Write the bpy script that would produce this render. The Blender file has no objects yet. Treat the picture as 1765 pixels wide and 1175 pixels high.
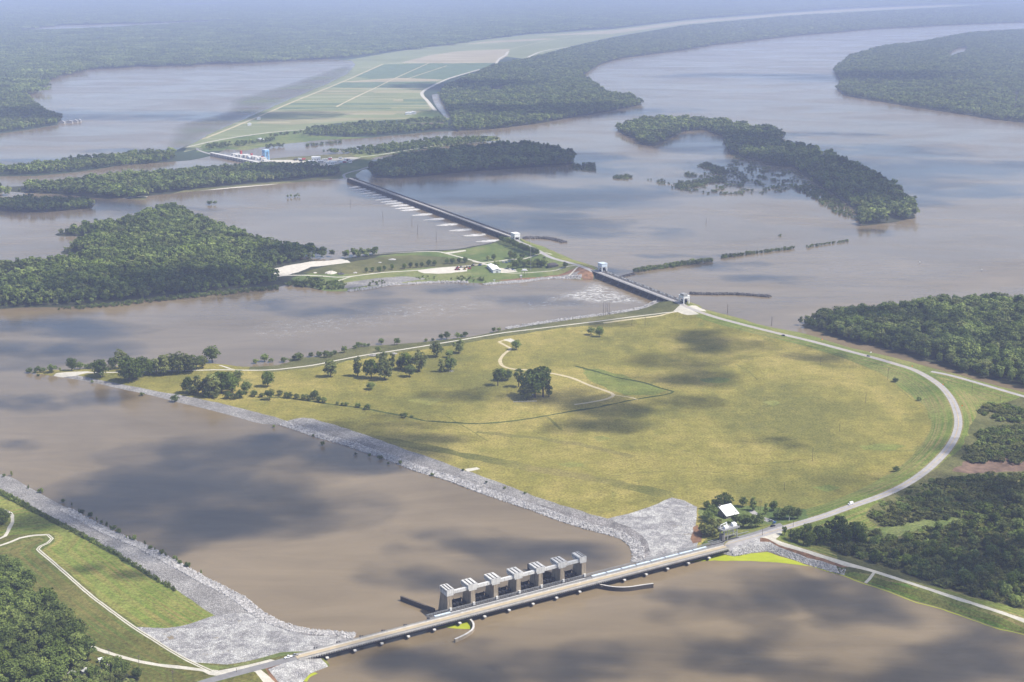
import bpy, math, random
import numpy as np
from mathutils import Vector, noise as mnoise
from mathutils.geometry import delaunay_2d_cdt

rnd = random.Random(7)
NR = np.random.RandomState(11)
scene = bpy.context.scene
R = math.radians

# ------------------------------------------------------------------ camera
CAM_H, PITCH, FPX, IW, IH = 470.0, R(14.9), 2400.0, 1765, 1175
cam_d = bpy.data.cameras.new('camera')
cam = bpy.data.objects.new('camera', cam_d)
scene.collection.objects.link(cam)
cam.location = (0, 0, CAM_H)
cam.rotation_euler = (math.pi / 2 - PITCH, 0, 0)
cam_d.sensor_width = 36.0
cam_d.lens = 36.0 * FPX / IW
cam_d.clip_start = 1.0
cam_d.clip_end = 120000.0
scene.camera = cam

# ------------------------------------------------------------------ sky, sun, exposure
SUN_EL, SUN_AZ = R(54), R(-12)          # azimuth measured from +x towards +y
world = bpy.data.worlds.new('World')
scene.world = world
world.use_nodes = True
wn = world.node_tree
sky = wn.nodes.new('ShaderNodeTexSky')
sky.sky_type = 'NISHITA'
sky.sun_disc = False
sky.sun_elevation = SUN_EL
sky.sun_rotation = math.pi / 2 - SUN_AZ
sky.altitude = 100
sky.air_density = 1.0
sky.dust_density = 1.5
sky.ozone_density = 2.0
bg = wn.nodes['Background']
wn.links.new(sky.outputs['Color'], bg.inputs['Color'])
bg.inputs['Strength'].default_value = 0.12
sun_d = bpy.data.lights.new('sun', 'SUN')
sun_d.energy = 4.9
sun_d.angle = R(0.53)
sun_d.color = (1.0, 0.94, 0.84)
sun = bpy.data.objects.new('sun', sun_d)
scene.collection.objects.link(sun)
SUN = Vector((math.cos(SUN_EL) * math.cos(SUN_AZ), math.cos(SUN_EL) * math.sin(SUN_AZ), math.sin(SUN_EL)))
sun.rotation_euler = SUN.to_track_quat('Z', 'Y').to_euler()
vs = scene.view_settings
vs.view_transform = 'Standard'
vs.look = 'None'
vs.exposure = 0.47
vs.gamma = 1.0
vs.use_curve_mapping = False
cy = scene.cycles
cy.use_denoising = True
cy.max_bounces = 6
cy.diffuse_bounces = 2
cy.glossy_bounces = 2
cy.transmission_bounces = 2
cy.volume_bounces = 2
cy.transparent_max_bounces = 24
cy.use_adaptive_sampling = True
cy.adaptive_threshold = 0.015
cy.sample_clamp_indirect = 4.0
cy.sample_clamp_direct = 0.0

# ------------------------------------------------------------------ plan helpers
def at(px, py, z=0.0):
    """point of the plane z seen at photo pixel (px, py)"""
    x = (px - IW / 2) / FPX
    y = (py - IH / 2) / FPX
    dy = math.cos(PITCH) - y * math.sin(PITCH)
    dz = -math.sin(PITCH) - y * math.cos(PITCH)
    t = (CAM_H - z) / -dz
    return (x * t, dy * t)

def mpp(px, py):
    x, y = at(px, py)
    return math.hypot(y, CAM_H) / FPX      # metres per photo pixel there

def P(s, z=0.0):
    out = []
    for w in s.split():
        v = [float(q) for q in w.split(',')]
        out.append(at(v[0], v[1], v[2] if len(v) > 2 else z))
    return np.array(out)

def PZ(s, z=0.0):
    """plan polyline with a height of its own at every point"""
    out = []
    for w in s.split():
        v = [float(q) for q in w.split(',')]
        zz = v[2] if len(v) > 2 else z
        out.append(at(v[0], v[1], zz) + (zz,))
    return np.array(out)

def crom(pts, closed, step):
    """Catmull-Rom through pts (n x k), resampled about every step metres"""
    n = len(pts)
    out = []
    rng = range(n) if closed else range(n - 1)
    for i in rng:
        if closed:
            p0, p1, p2, p3 = pts[(i - 1) % n], pts[i], pts[(i + 1) % n], pts[(i + 2) % n]
        else:
            p0, p1, p2, p3 = pts[max(i - 1, 0)], pts[i], pts[i + 1], pts[min(i + 2, n - 1)]
        L = np.hypot(*(p2 - p1)[:2])
        m = max(1, min(60, int(round(L / step))))
        for k in range(m):
            t = k / m
            out.append(0.5 * ((2 * p1) + (-p0 + p2) * t + (2 * p0 - 5 * p1 + 4 * p2 - p3) * t * t + (-p0 + 3 * p1 - 3 * p2 + p3) * t ** 3))
    if not closed:
        out.append(pts[-1])
    return np.array(out)

def dense(pts, closed, step):
    n = len(pts)
    out = []
    for i in (range(n) if closed else range(n - 1)):
        a, b = pts[i], pts[(i + 1) % n]
        m = max(1, min(200, int(round(np.hypot(*(b - a)[:2]) / step))))
        for k in range(m):
            out.append(a + (b - a) * k / m)
    if not closed:
        out.append(pts[-1])
    return np.array(out)

def ragged(pts, amp, scale=12.0):
    out = pts.copy()
    for i, p in enumerate(pts):
        v = mnoise.noise_vector(Vector((p[0] / scale, p[1] / scale, 3.7)))
        w = mnoise.noise_vector(Vector((p[0] / scale * 3.1, p[1] / scale * 3.1, 9.2)))
        out[i, 0] += amp * (v.x + 0.5 * w.x)
        out[i, 1] += amp * (v.y + 0.5 * w.y)
    return out

def ribbon(line, w):
    """closed polygon of width w round a polyline (n x 2+)"""
    l = line[:, :2]
    t = np.gradient(l, axis=0)
    t /= np.maximum(np.linalg.norm(t, axis=1), 1e-9)[:, None]
    nrm = np.stack([-t[:, 1], t[:, 0]], 1)
    return np.concatenate([l + nrm * w / 2, (l - nrm * w / 2)[::-1]])

def inside(pts, poly):
    x, y = pts[:, 0], pts[:, 1]
    res = np.zeros(len(pts), bool)
    bx = (x >= poly[:, 0].min()) & (x <= poly[:, 0].max()) & (y >= poly[:, 1].min()) & (y <= poly[:, 1].max())
    idx = np.nonzero(bx)[0]
    if not len(idx):
        return res
    xx, yy = x[idx], y[idx]
    r = np.zeros(len(idx), bool)
    n = len(poly)
    for i in range(n):
        x1, y1 = poly[i]
        x2, y2 = poly[(i + 1) % n]
        if y1 == y2:
            continue
        c = ((y1 > yy) != (y2 > yy)) & (xx < (x2 - x1) * (yy - y1) / (y2 - y1) + x1)
        r ^= c
    res[idx] = r
    return res

def seg_dist(pts, line, closed=False, zs=None):
    """distance of pts to a polyline, and the line's interpolated z there"""
    best = np.full(len(pts), 1e9)
    zz = np.zeros(len(pts))
    n = len(line)
    for i in (range(n) if closed else range(n - 1)):
        a, b = line[i, :2], line[(i + 1) % n, :2]
        d = b - a
        L2 = max(float(d @ d), 1e-9)
        t = np.clip(((pts - a) @ d) / L2, 0, 1)
        q = a + t[:, None] * d
        dd = np.hypot(pts[:, 0] - q[:, 0], pts[:, 1] - q[:, 1])
        m = dd < best
        best[m] = dd[m]
        if zs is not None:
            zz[m] = (zs[i] + (zs[(i + 1) % n] - zs[i]) * t)[m]
    return best, zz

# ------------------------------------------------------------------ object helpers
COL = scene.collection

def link(o, parent=None):
    COL.objects.link(o)
    if parent is not None:
        o.parent = parent
    return o

def tag(o, label=None, cat=None, group=None, kind=None):
    if label: o['label'] = label
    if cat: o['category'] = cat
    if group: o['group'] = group
    if kind: o['kind'] = kind
    return o

def thing(name, label, cat, loc=(0, 0, 0), rotz=0.0, group=None):
    o = bpy.data.objects.new(name, None)
    link(o)
    o.location = loc
    o.rotation_euler = (0, 0, rotz)
    return tag(o, label, cat, group)

def copy_tree(o, parent=None):
    c = o.copy()
    link(c, parent)
    for ch in o.children:
        copy_tree(ch, c)
    return c

class MB:
    """collects shapes, then links them as one mesh object"""
    def __init__(s):
        s.v, s.f = [], []
    def add(s, vs, fs):
        k = len(s.v)
        s.v += [tuple(v) for v in vs]
        s.f += [tuple(i + k for i in f) for f in fs]
        return s
    def box(s, x0, x1, y0, y1, z0, z1):
        return s.hexa([(x0, y0, z0), (x1, y0, z0), (x1, y1, z0), (x0, y1, z0), (x0, y0, z1), (x1, y0, z1), (x1, y1, z1), (x0, y1, z1)])
    def hexa(s, p):
        return s.add(p, [(3, 2, 1, 0), (4, 5, 6, 7), (0, 1, 5, 4), (1, 2, 6, 5), (2, 3, 7, 6), (3, 0, 4, 7)])
    def prism(s, prof, y0, y1):
        """profile in x-z, extruded along y"""
        n = len(prof)
        vs = [(x, y0, z) for x, z in prof] + [(x, y1, z) for x, z in prof]
        fs = [tuple(range(n)), tuple(range(2 * n - 1, n - 1, -1))]
        fs += [(i, i + n, (i + 1) % n + n, (i + 1) % n) for i in range(n)]
        return s.add(vs, fs)
    def bar(s, a, b, w, h=None):
        """square bar from a to b"""
        a, b = Vector(a), Vector(b)
        h = h or w
        d = (b - a).normalized()
        up = Vector((0, 0, 1)) if abs(d.z) < 0.95 else Vector((1, 0, 0))
        sx = d.cross(up).normalized() * (w / 2)
        sy = d.cross(sx).normalized() * (h / 2)
        vs = [a - sx - sy, a + sx - sy, a + sx + sy, a - sx + sy, b - sx - sy, b + sx - sy, b + sx + sy, b - sx + sy]
        return s.hexa(vs)
    def cyl(s, x, y, z0, z1, r0, r1=None, n=8):
        r1 = r0 if r1 is None else r1
        vs = [(x + r0 * math.cos(2 * math.pi * i / n), y + r0 * math.sin(2 * math.pi * i / n), z0) for i in range(n)]
        vs += [(x + r1 * math.cos(2 * math.pi * i / n), y + r1 * math.sin(2 * math.pi * i / n), z1) for i in range(n)]
        fs = [(i, (i + 1) % n, (i + 1) % n + n, i + n) for i in range(n)] + [tuple(range(n - 1, -1, -1)), tuple(range(n, 2 * n))]
        return s.add(vs, fs)
    def wall(s, line, w, z0, z1):
        """wall of width w along a plan polyline"""
        l = np.array(line)[:, :2]
        n = len(l)
        rb = ribbon(l, w)
        A, B = rb[:n], rb[n:][::-1]
        vs = [(a[0], a[1], z0) for a in A] + [(b[0], b[1], z0) for b in B] + [(a[0], a[1], z1) for a in A] + [(b[0], b[1], z1) for b in B]
        fs = []
        for i in range(n - 1):
            fs += [(i, i + 2 * n, i + 1 + 2 * n, i + 1), (i + n, i + n + 1, i + 3 * n + 1, i + 3 * n), (i + 2 * n, i + 3 * n, i + 3 * n + 1, i + 2 * n + 1)]
        fs += [(0, n, 3 * n, 2 * n), (n - 1, 3 * n - 1, 4 * n - 1, 2 * n - 1)]
        return s.add(vs, fs)
    def mesh(s, name):
        me = bpy.data.meshes.new(name)
        me.from_pydata(s.v, [], s.f)
        me.update()
        return me
    def build(s, name, m, parent=None, **kw):
        me = s.mesh(name)
        me.materials.append(m)
        return tag(link(bpy.data.objects.new(name, me), parent), **kw)

def use(name, me, parent=None, loc=(0, 0, 0), rot=(0, 0, 0)):
    o = link(bpy.data.objects.new(name, me), parent)
    o.location = loc
    o.rotation_euler = rot
    return o

# ------------------------------------------------------------------ materials
class NT:
    def __init__(s, name, rough=0.9, spec=0.25):
        s.m = bpy.data.materials.new(name)
        s.m.use_nodes = True
        s.t = s.m.node_tree
        s.b = s.t.nodes['Principled BSDF']
        s.b.inputs['Roughness'].default_value = rough
        s.b.inputs['Specular IOR Level'].default_value = spec
    def n(s, typ, **kw):
        nd = s.t.nodes.new(typ)
        for k, v in kw.items():
            if k[0] == '_':
                setattr(nd, k[1:], v)
            else:
                s.set(nd.inputs[k.replace('_', ' ')], v)
        return nd
    def set(s, sock, v):
        if isinstance(v, bpy.types.NodeSocket):
            s.t.links.new(v, sock)
        else:
            sock.default_value = v
    def pos(s, sx=1.0, sy=1.0, sz=1.0, rot=0.0):
        g = s.n('ShaderNodeNewGeometry')
        mp = s.n('ShaderNodeMapping', Scale=(sx, sy, sz))
        mp.inputs['Rotation'].default_value = (0, 0, rot)
        s.t.links.new(g.outputs['Position'], mp.inputs['Vector'])
        return mp.outputs[0]
    def noise(s, size, detail=4.0, rough=0.55, vec=None, dist=0.0):
        nd = s.n('ShaderNodeTexNoise', Scale=1.0 / size, Detail=detail, Roughness=rough, Distortion=dist)
        s.t.links.new(vec if vec is not None else s.pos(), nd.inputs['Vector'])
        return nd.outputs['Fac']
    def vor(s, size, feature='F1', out='Distance', vec=None):
        nd = s.n('ShaderNodeTexVoronoi', Scale=1.0 / size)
        nd.feature = feature
        s.t.links.new(vec if vec is not None else s.pos(), nd.inputs['Vector'])
        return nd.outputs[out]
    def ramp(s, fac, stops):
        nd = s.n('ShaderNodeValToRGB', Fac=fac)
        els = nd.color_ramp.elements
        while len(els) < len(stops):
            els.new(0.5)
        for e, (p, c) in zip(els, stops):
            e.position = p
            e.color = (c, c, c, 1) if isinstance(c, (int, float)) else tuple(c) + (1,)
        return nd.outputs['Color']
    def mix(s, fac, a, b, typ='MIX'):
        nd = s.n('ShaderNodeMix', _data_type='RGBA', _blend_type=typ)
        s.set(nd.inputs[0], fac)
        s.set(nd.inputs[6], a if isinstance(a, bpy.types.NodeSocket) else tuple(a) + (1,))
        s.set(nd.inputs[7], b if isinstance(b, bpy.types.NodeSocket) else tuple(b) + (1,))
        return nd.outputs[2]
    def math(s, op, a, b=0.0, clamp=False):
        nd = s.n('ShaderNodeMath', _operation=op, _use_clamp=clamp)
        s.set(nd.inputs[0], a)
        s.set(nd.inputs[1], b)
        return nd.outputs[0]
    def attr(s, name):
        return s.n('ShaderNodeAttribute', _attribute_name=name).outputs['Fac']
    def color(s, c):
        s.set(s.b.inputs['Base Color'], c if isinstance(c, bpy.types.NodeSocket) else tuple(c) + (1,))
        return s
    def bump(s, h, strength=0.5, dist=0.3):
        nd = s.n('ShaderNodeBump', Strength=strength, Distance=dist, Height=h)
        s.t.links.new(nd.outputs[0], s.b.inputs['Normal'])
        return s

def plain(name, c, rough=0.7, var=0.12, size=3.0, metal=0.0, spec=0.3):
    t = NT(name, rough, spec)
    f = t.noise(size, 5.0, 0.6)
    lo = tuple(q * (1 - var * 1.6) for q in c)
    hi = tuple(min(1, q * (1 + var)) for q in c)
    t.color(t.ramp(f, [(0.3, lo), (0.7, hi)]))
    t.b.inputs['Metallic'].default_value = metal
    return t.m

M = {}

def grass(name, cols, stripes=None, sparse=None, fine=2.2, big=160.0, attr_scale=0.35):
    t = NT(name, 0.95, 0.08)
    lo, mid, hi = cols
    a = t.noise(big, 4.0, 0.6, dist=0.4)
    b = t.noise(24.0, 5.0, 0.6, t.pos(1.0, 0.55, 1.0))
    c = t.noise(fine, 4.0, 0.7)
    f = t.math('ADD', t.math('MULTIPLY', a, 0.68), t.math('MULTIPLY', b, 0.32))
    base = t.ramp(f, [(0.40, lo), (0.5, mid), (0.60, hi)])
    if stripes:
        d = t.attr('row')
        s1 = t.n('ShaderNodeTexNoise', Scale=attr_scale, Detail=2.0, Roughness=0.6, _noise_dimensions='1D')
        t.set(s1.inputs['W'], d)
        patch = t.ramp(t.noise(60.0, 3.0), [(0.35, 0.25), (0.65, 0.95)])
        st = t.math('MULTIPLY', t.ramp(s1.outputs['Fac'], [(0.44, 0.0), (0.56, 1.0)]), patch)
        base = t.mix(st, base, stripes)
    if sparse:
        k = t.ramp(t.noise(38.0, 5.0, 0.65, dist=0.5), [(0.60, 0.0), (0.72, 0.75)])
        base = t.mix(k, base, sparse)
    fin = t.ramp(c, [(0.32, 0.55), (0.68, 1.35)])
    med = t.ramp(t.noise(8.0, 5.0, 0.75, t.pos(0.7, 1.0, 1.0)), [(0.34, 0.80), (0.66, 1.13)])
    t.color(t.mix(1.0, t.mix(1.0, base, fin, 'MULTIPLY'), med, 'MULTIPLY'))
    t.bump(c, 0.6, 0.5)
    return t.m

M['pasture'] = grass('pasture_grass', ((0.145, 0.140, 0.036), (0.215, 0.192, 0.048), (0.290, 0.242, 0.072)), sparse=(0.14, 0.15, 0.042), big=190.0)
M['berm'] = grass('berm_grass', ((0.120, 0.122, 0.034), (0.165, 0.155, 0.044), (0.21, 0.18, 0.06)))
M['lush'] = grass('lush_pasture', ((0.125, 0.150, 0.038), (0.165, 0.185, 0.046), (0.22, 0.21, 0.06)))
M['mown'] = grass('mown_levee_grass', ((0.095, 0.135, 0.028), (0.13, 0.175, 0.036), (0.185, 0.20, 0.055)), stripes=(0.25, 0.20, 0.08))
M['bankgrass'] = grass('bank_grass', ((0.115, 0.115, 0.028), (0.15, 0.15, 0.040), (0.20, 0.185, 0.058)), stripes=(0.115, 0.24, 0.03))
M['greenmown'] = grass('striped_mown_grass', ((0.105, 0.140, 0.028), (0.135, 0.180, 0.034), (0.18, 0.205, 0.05)), stripes=(0.225, 0.19, 0.06), attr_scale=0.22)
M['olivemown'] = grass('olive_mown_grass', ((0.090, 0.085, 0.026), (0.122, 0.112, 0.034), (0.165, 0.145, 0.048)), stripes=(0.095, 0.13, 0.03))
M['lawn'] = grass('lawn_grass', ((0.085, 0.125, 0.038), (0.13, 0.165, 0.05), (0.19, 0.20, 0.075)), sparse=(0.22, 0.18, 0.10))
M['rough'] = grass('rough_olive_grass', ((0.075, 0.082, 0.03), (0.115, 0.115, 0.045), (0.16, 0.15, 0.065)))
M['ditch'] = grass('ditch_grass', ((0.04, 0.06, 0.02), (0.06, 0.08, 0.025), (0.08, 0.095, 0.03)))
M['floor'] = plain('forest_floor_soil', (0.035, 0.04, 0.02), 0.95, 0.3, 15.0)
M['brownfield'] = plain('brown_bare_field', (0.16, 0.105, 0.075), 0.95, 0.3, 9.0)
M['clay'] = plain('red_clay', (0.20, 0.11, 0.06), 0.95, 0.4, 5.0)

def stone(name, cols, cell, patch=25.0, weeds=0.0, gap=0.5):
    t = NT(name, 0.95, 0.15)
    lo, hi = cols
    col = t.vor(cell, 'F1', 'Color')
    sep = t.n('ShaderNodeSeparateColor', Color=col)
    big = t.ramp(t.noise(patch, 5.0, 0.62, dist=0.6), [(0.38, lo), (0.62, hi)])
    tone = t.ramp(sep.outputs[0], [(0.0, 0.72), (1.0, 1.18)])
    d = t.vor(cell, 'DISTANCE_TO_EDGE', 'Distance')
    g = t.ramp(d, [(0.0, 1.0 - gap), (0.16, 1.0)])
    c = t.mix(1.0, t.mix(1.0, big, tone, 'MULTIPLY'), g, 'MULTIPLY')
    c = t.mix(t.ramp(t.noise(2.4, 3.0, 0.7), [(0.62, 0.0), (0.70, 0.55)]), c, (0.10, 0.095, 0.09))
    if weeds:
        c = t.mix(t.ramp(t.noise(9.0, 4.0, 0.6), [(0.66, 0.0), (0.72, weeds)]), c, (0.19, 0.14, 0.06))
    t.color(c)
    t.bump(d, 0.9, 0.8)
    return t.m

M['riprap'] = stone('grey_riprap', ((0.20, 0.19, 0.185), (0.32, 0.30, 0.29)), 2.0, gap=0.6)
M['apron'] = stone('pale_grouted_riprap', ((0.27, 0.26, 0.26), (0.49, 0.48, 0.46)), 1.4, 11.0, 0.7, 0.45)
M['bank'] = stone('flat_bank_stone', ((0.25, 0.238, 0.228), (0.36, 0.345, 0.33)), 1.5, 40.0, 0.3, 0.6)
M['rock'] = plain('loose_rock', (0.40, 0.385, 0.375), 0.95, 0.35, 2.5)
M['jetty'] = plain('dark_wet_rock', (0.085, 0.08, 0.08), 0.9, 0.5, 3.0)

def road_mat(name, c, track=None):
    t = NT(name, 0.9, 0.2)
    f = t.noise(6.0, 5.0, 0.65)
    base = t.ramp(f, [(0.3, tuple(q * 0.82 for q in c)), (0.7, tuple(q * 1.12 for q in c))])
    if track:
        base = t.mix(t.ramp(t.noise(1.4, 3.0), [(0.5, 0.0), (0.68, 0.5)]), base, track)
    t.color(base)
    return t.m

M['asphalt'] = road_mat('worn_pale_asphalt', (0.33, 0.315, 0.31))
M['asphalt2'] = road_mat('grey_asphalt', (0.20, 0.195, 0.195))
M['gravel'] = road_mat('white_gravel', (0.50, 0.47, 0.40), (0.33, 0.30, 0.23))
M['dirt'] = road_mat('pale_dirt_track', (0.47, 0.40, 0.26), (0.34, 0.30, 0.16))
M['sand'] = road_mat('pale_sand', (0.55, 0.51, 0.44), (0.40, 0.38, 0.32))
M['yellow'] = plain('yellow_line_paint', (0.62, 0.42, 0.06))
M['white'] = plain('white_paint', (0.78, 0.78, 0.77), 0.55, 0.08)
M['roofwhite'] = plain('white_metal_roof', (0.80, 0.80, 0.80), 0.45, 0.05)
M['paleblue'] = plain('pale_blue_paint', (0.56, 0.64, 0.72), 0.5, 0.1)
M['skyblue'] = plain('bright_blue_paint', (0.24, 0.46, 0.70), 0.5, 0.1)
M['turq'] = plain('turquoise_sheet', (0.08, 0.42, 0.46), 0.6)
M['deckgrey'] = plain('deck_grey', (0.15, 0.145, 0.14), 0.9, 0.3)  # darker grey sets the service deck off from its pale rails
M['steel'] = plain('grey_steel', (0.33, 0.33, 0.33), 0.6, 0.15, 2.0, 0.2)
M['darksteel'] = plain('dark_steel', (0.045, 0.045, 0.05), 0.6, 0.3, 3.0, 0.2)
M['black'] = plain('flat_black', (0.012, 0.012, 0.014), 0.8)  # near-black girders; also solid slots, vents and doors with their darkness painted on
M['glass'] = plain('dark_window_glass', (0.02, 0.025, 0.03), 0.15, 0.1, 3.0, 0.0, 0.5)
M['tyre'] = plain('black_rubber', (0.02, 0.02, 0.02), 0.9)
M['wood'] = plain('weathered_pole_wood', (0.13, 0.105, 0.085), 0.9, 0.3)
M['bark'] = plain('tree_bark', (0.11, 0.09, 0.07), 0.95, 0.3, 1.0)
M['tan'] = road_mat('tan_deck_surface', (0.42, 0.345, 0.235), (0.36, 0.32, 0.25))
M['brownwall'] = plain('brown_block_wall', (0.20, 0.18, 0.16), 0.9, 0.12)
M['darkroof'] = plain('dark_shingle_roof', (0.085, 0.075, 0.075), 0.9)
M['orange'] = plain('orange_sign', (0.75, 0.16, 0.02), 0.6)
M['red'] = plain('red_paint', (0.40, 0.05, 0.04), 0.5)
M['carwhite'] = plain('car_white', (0.80, 0.80, 0.80), 0.3, 0.03)
M['carblack'] = plain('car_black', (0.02, 0.02, 0.022), 0.3, 0.1)
M['carsilver'] = plain('car_silver', (0.42, 0.43, 0.44), 0.3, 0.05, 3.0, 0.4)
M['carblue'] = plain('car_blue', (0.05, 0.12, 0.30), 0.3, 0.05)
M['caryellow'] = plain('machine_yellow', (0.55, 0.33, 0.04), 0.5, 0.1)
M['cropgreen'] = plain('green_crop', (0.105, 0.15, 0.08), 0.95, 0.15, 60.0)
M['croptan'] = None

def streaky(name, c, c2, amt):
    t = NT(name, 0.95, 0.1)
    b = t.ramp(t.noise(300.0, 4.0), [(0.35, c), (0.65, tuple(q * 1.2 for q in c))])
    s = t.ramp(t.noise(40.0, 3.0, 0.6, t.pos(0.10, 1.0, 1.0, R(8))), [(0.56, 0.0), (0.66, amt)])
    t.color(t.mix(s, b, c2))
    return t.m
M['croptan'] = streaky('tan_stubble', (0.225, 0.212, 0.120), (0.42, 0.39, 0.28), 0.7)
M['croppink'] = streaky('pink_bare_soil', (0.28, 0.245, 0.16), (0.45, 0.41, 0.31), 0.7)
M['cropmix'] = streaky('green_and_tan_crop', (0.165, 0.185, 0.092), (0.38, 0.36, 0.25), 0.5)
M['mudflat'] = streaky('wet_mudflat', (0.165, 0.15, 0.12), (0.16, 0.155, 0.105), 0.7)
M['farwood'] = plain('far_wood_floor', (0.035, 0.055, 0.03), 0.95, 0.35, 250.0)

def concrete(name, c, stain):
    t = NT(name, 0.9, 0.2)
    b = t.ramp(t.noise(3.0, 5.0, 0.6), [(0.3, tuple(q * 0.82 for q in c)), (0.7, tuple(q * 1.1 for q in c))])
    drip = t.ramp(t.noise(1.3, 4.0, 0.65, t.pos(1.0, 1.0, 0.09)), [(0.5, 0.0), (0.68, stain)])
    t.color(t.mix(drip, b, (0.10, 0.085, 0.075)))
    return t.m
M['conc'] = concrete('stained_concrete', (0.32, 0.265, 0.195), 0.75)
M['concpale'] = concrete('pale_concrete', (0.52, 0.50, 0.47), 0.3)
M['concwhite'] = concrete('whitewashed_concrete', (0.60, 0.59, 0.565), 0.5)
M['concdark'] = concrete('dark_concrete', (0.075, 0.064, 0.056), 0.4)  # darker concrete tone for piers, wall faces and crane decks

def leaf(name, cols):
    t = NT(name, 0.75, 0.15)
    lo, mid, hi = cols
    oi = t.n('ShaderNodeObjectInfo')
    isl = t.n('ShaderNodeNewGeometry').outputs['Random Per Island']
    f = t.math('ADD', t.math('MULTIPLY', oi.outputs['Random'], 0.62), t.math('MULTIPLY', isl, 0.38))
    c = t.ramp(f, [(0.12, lo), (0.5, mid), (0.9, hi)])
    patch = t.ramp(t.noise(70.0, 5.0, 0.65), [(0.38, 0.62), (0.62, 1.25)])
    c = t.mix(1.0, c, patch, 'MULTIPLY')
    t.color(c)
    tr = t.n('ShaderNodeBsdfTranslucent', Color=c)
    mx = t.n('ShaderNodeMixShader', Fac=0.30)
    out = t.t.nodes['Material Output']
    t.t.links.new(t.b.outputs[0], mx.inputs[1])
    t.t.links.new(tr.outputs[0], mx.inputs[2])
    t.t.links.new(mx.outputs[0], out.inputs['Surface'])
    return t.m
M['leaf'] = leaf('leaves_green', ((0.074, 0.104, 0.026), (0.146, 0.194, 0.048), (0.270, 0.320, 0.090)))
M['leafgrey'] = leaf('leaves_grey_green', ((0.101, 0.122, 0.039), (0.173, 0.201, 0.062), (0.275, 0.297, 0.096)))
M['leafdark'] = leaf('leaves_dark', ((0.065, 0.094, 0.017), (0.116, 0.160, 0.029), (0.193, 0.248, 0.044)))
M['leafolive'] = leaf('leaves_olive', ((0.075, 0.088, 0.026), (0.127, 0.146, 0.039), (0.195, 0.202, 0.058)))

def water_mat():
    t = NT('muddy_water', 0.12, 0.5)
    t.b.inputs['IOR'].default_value = 1.33
    big = t.noise(300.0, 6.0, 0.6, t.pos(0.6, 1.0, 1.0, R(-25)), 1.4)  # broad light and dark swirls, also standing in for reflected clouds
    reflect_bands = t.ramp(t.noise(60.0, 6.0, 0.7, t.pos(0.22, 1.0, 1.0, R(-18)), 1.8), [(0.35, 0.90), (0.65, 1.10)])  # cloud reflections put into the water colour as streaky bands
    t.color(t.mix(1.0, t.ramp(big, [(0.35, (0.150, 0.114, 0.066)), (0.65, (0.198, 0.152, 0.092))]), reflect_bands, 'MULTIPLY'))
    wind = t.noise(230.0, 4.0, 0.6, t.pos(0.55, 1.0, 1.0, R(20)), 0.8)
    t.set(t.b.inputs['Roughness'], t.ramp(wind, [(0.36, 0.10), (0.64, 0.26)]))
    h = t.math('ADD', t.noise(5.0, 3.0, 0.6, t.pos(0.5, 1.0, 1.0)), t.math('MULTIPLY', t.noise(34.0, 3.0, 0.6, t.pos(0.5, 1.0, 1.0, R(15))), 2.5))
    amt = t.ramp(wind, [(0.4, 0.10), (0.65, 0.45)])
    nd = t.n('ShaderNodeBump', Distance=0.5, Height=h)
    t.set(nd.inputs['Strength'], amt)
    t.t.links.new(nd.outputs[0], t.b.inputs['Normal'])
    return t.m
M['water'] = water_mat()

def algae_mat():
    t = NT('lime_algae', 0.9, 0.1)
    t.color(t.ramp(t.noise(9.0, 5.0, 0.65, t.pos(0.4, 1.0, 1.0)), [(0.3, (0.24, 0.29, 0.015)), (0.7, (0.36, 0.38, 0.03))]))
    return t.m
M['algae'] = algae_mat()

def foam_mat(name, cover, size):
    t = NT(name, 0.8, 0.2)
    t.color((0.55, 0.54, 0.52))
    edge = t.attr('edge')
    n = t.noise(size, 6.0, 0.7, t.pos(0.55, 1.0, 1.0), 1.2)
    a = t.math('MULTIPLY', t.ramp(n, [(cover - 0.03, 0.0), (cover + 0.16, 1.0)]), edge)
    tr = t.n('ShaderNodeBsdfTransparent')
    mx = t.n('ShaderNodeMixShader', Fac=a)
    t.t.links.new(tr.outputs[0], mx.inputs[1])
    t.t.links.new(t.b.outputs[0], mx.inputs[2])
    t.t.links.new(mx.outputs[0], t.t.nodes['Material Output'].inputs['Surface'])
    return t.m
M['foam'] = foam_mat('churned_foam', 0.47, 6.0)
M['foam2'] = foam_mat('drifting_foam', 0.56, 6.0)
M['jetfoam'] = foam_mat('spill_foam', 0.36, 6.0)

def veil_mat():
    t = NT('shallow_flooded_mud', 0.6, 0.3)
    t.color(t.ramp(t.noise(160.0, 4.0, 0.6, t.pos(0.3, 1.0, 1.0)), [(0.4, (0.135, 0.12, 0.09)), (0.6, (0.14, 0.165, 0.075))]))
    n = t.ramp(t.noise(260.0, 5.0, 0.65, t.pos(0.3, 1.0, 1.0), 0.8), [(0.3, 0.2), (0.62, 0.75)])
    a = t.math('MULTIPLY', n, t.attr('edge'), True)
    tr = t.n('ShaderNodeBsdfTransparent')
    mx = t.n('ShaderNodeMixShader', Fac=a)
    t.t.links.new(tr.outputs[0], mx.inputs[1]); t.t.links.new(t.b.outputs[0], mx.inputs[2])
    t.t.links.new(mx.outputs[0], t.t.nodes['Material Output'].inputs['Surface'])
    return t.m
M['veil'] = veil_mat()
# ------------------------------------------------------------------ terrain
LEV = []                      # (n x 3 line, crown half width, side slope)

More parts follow.
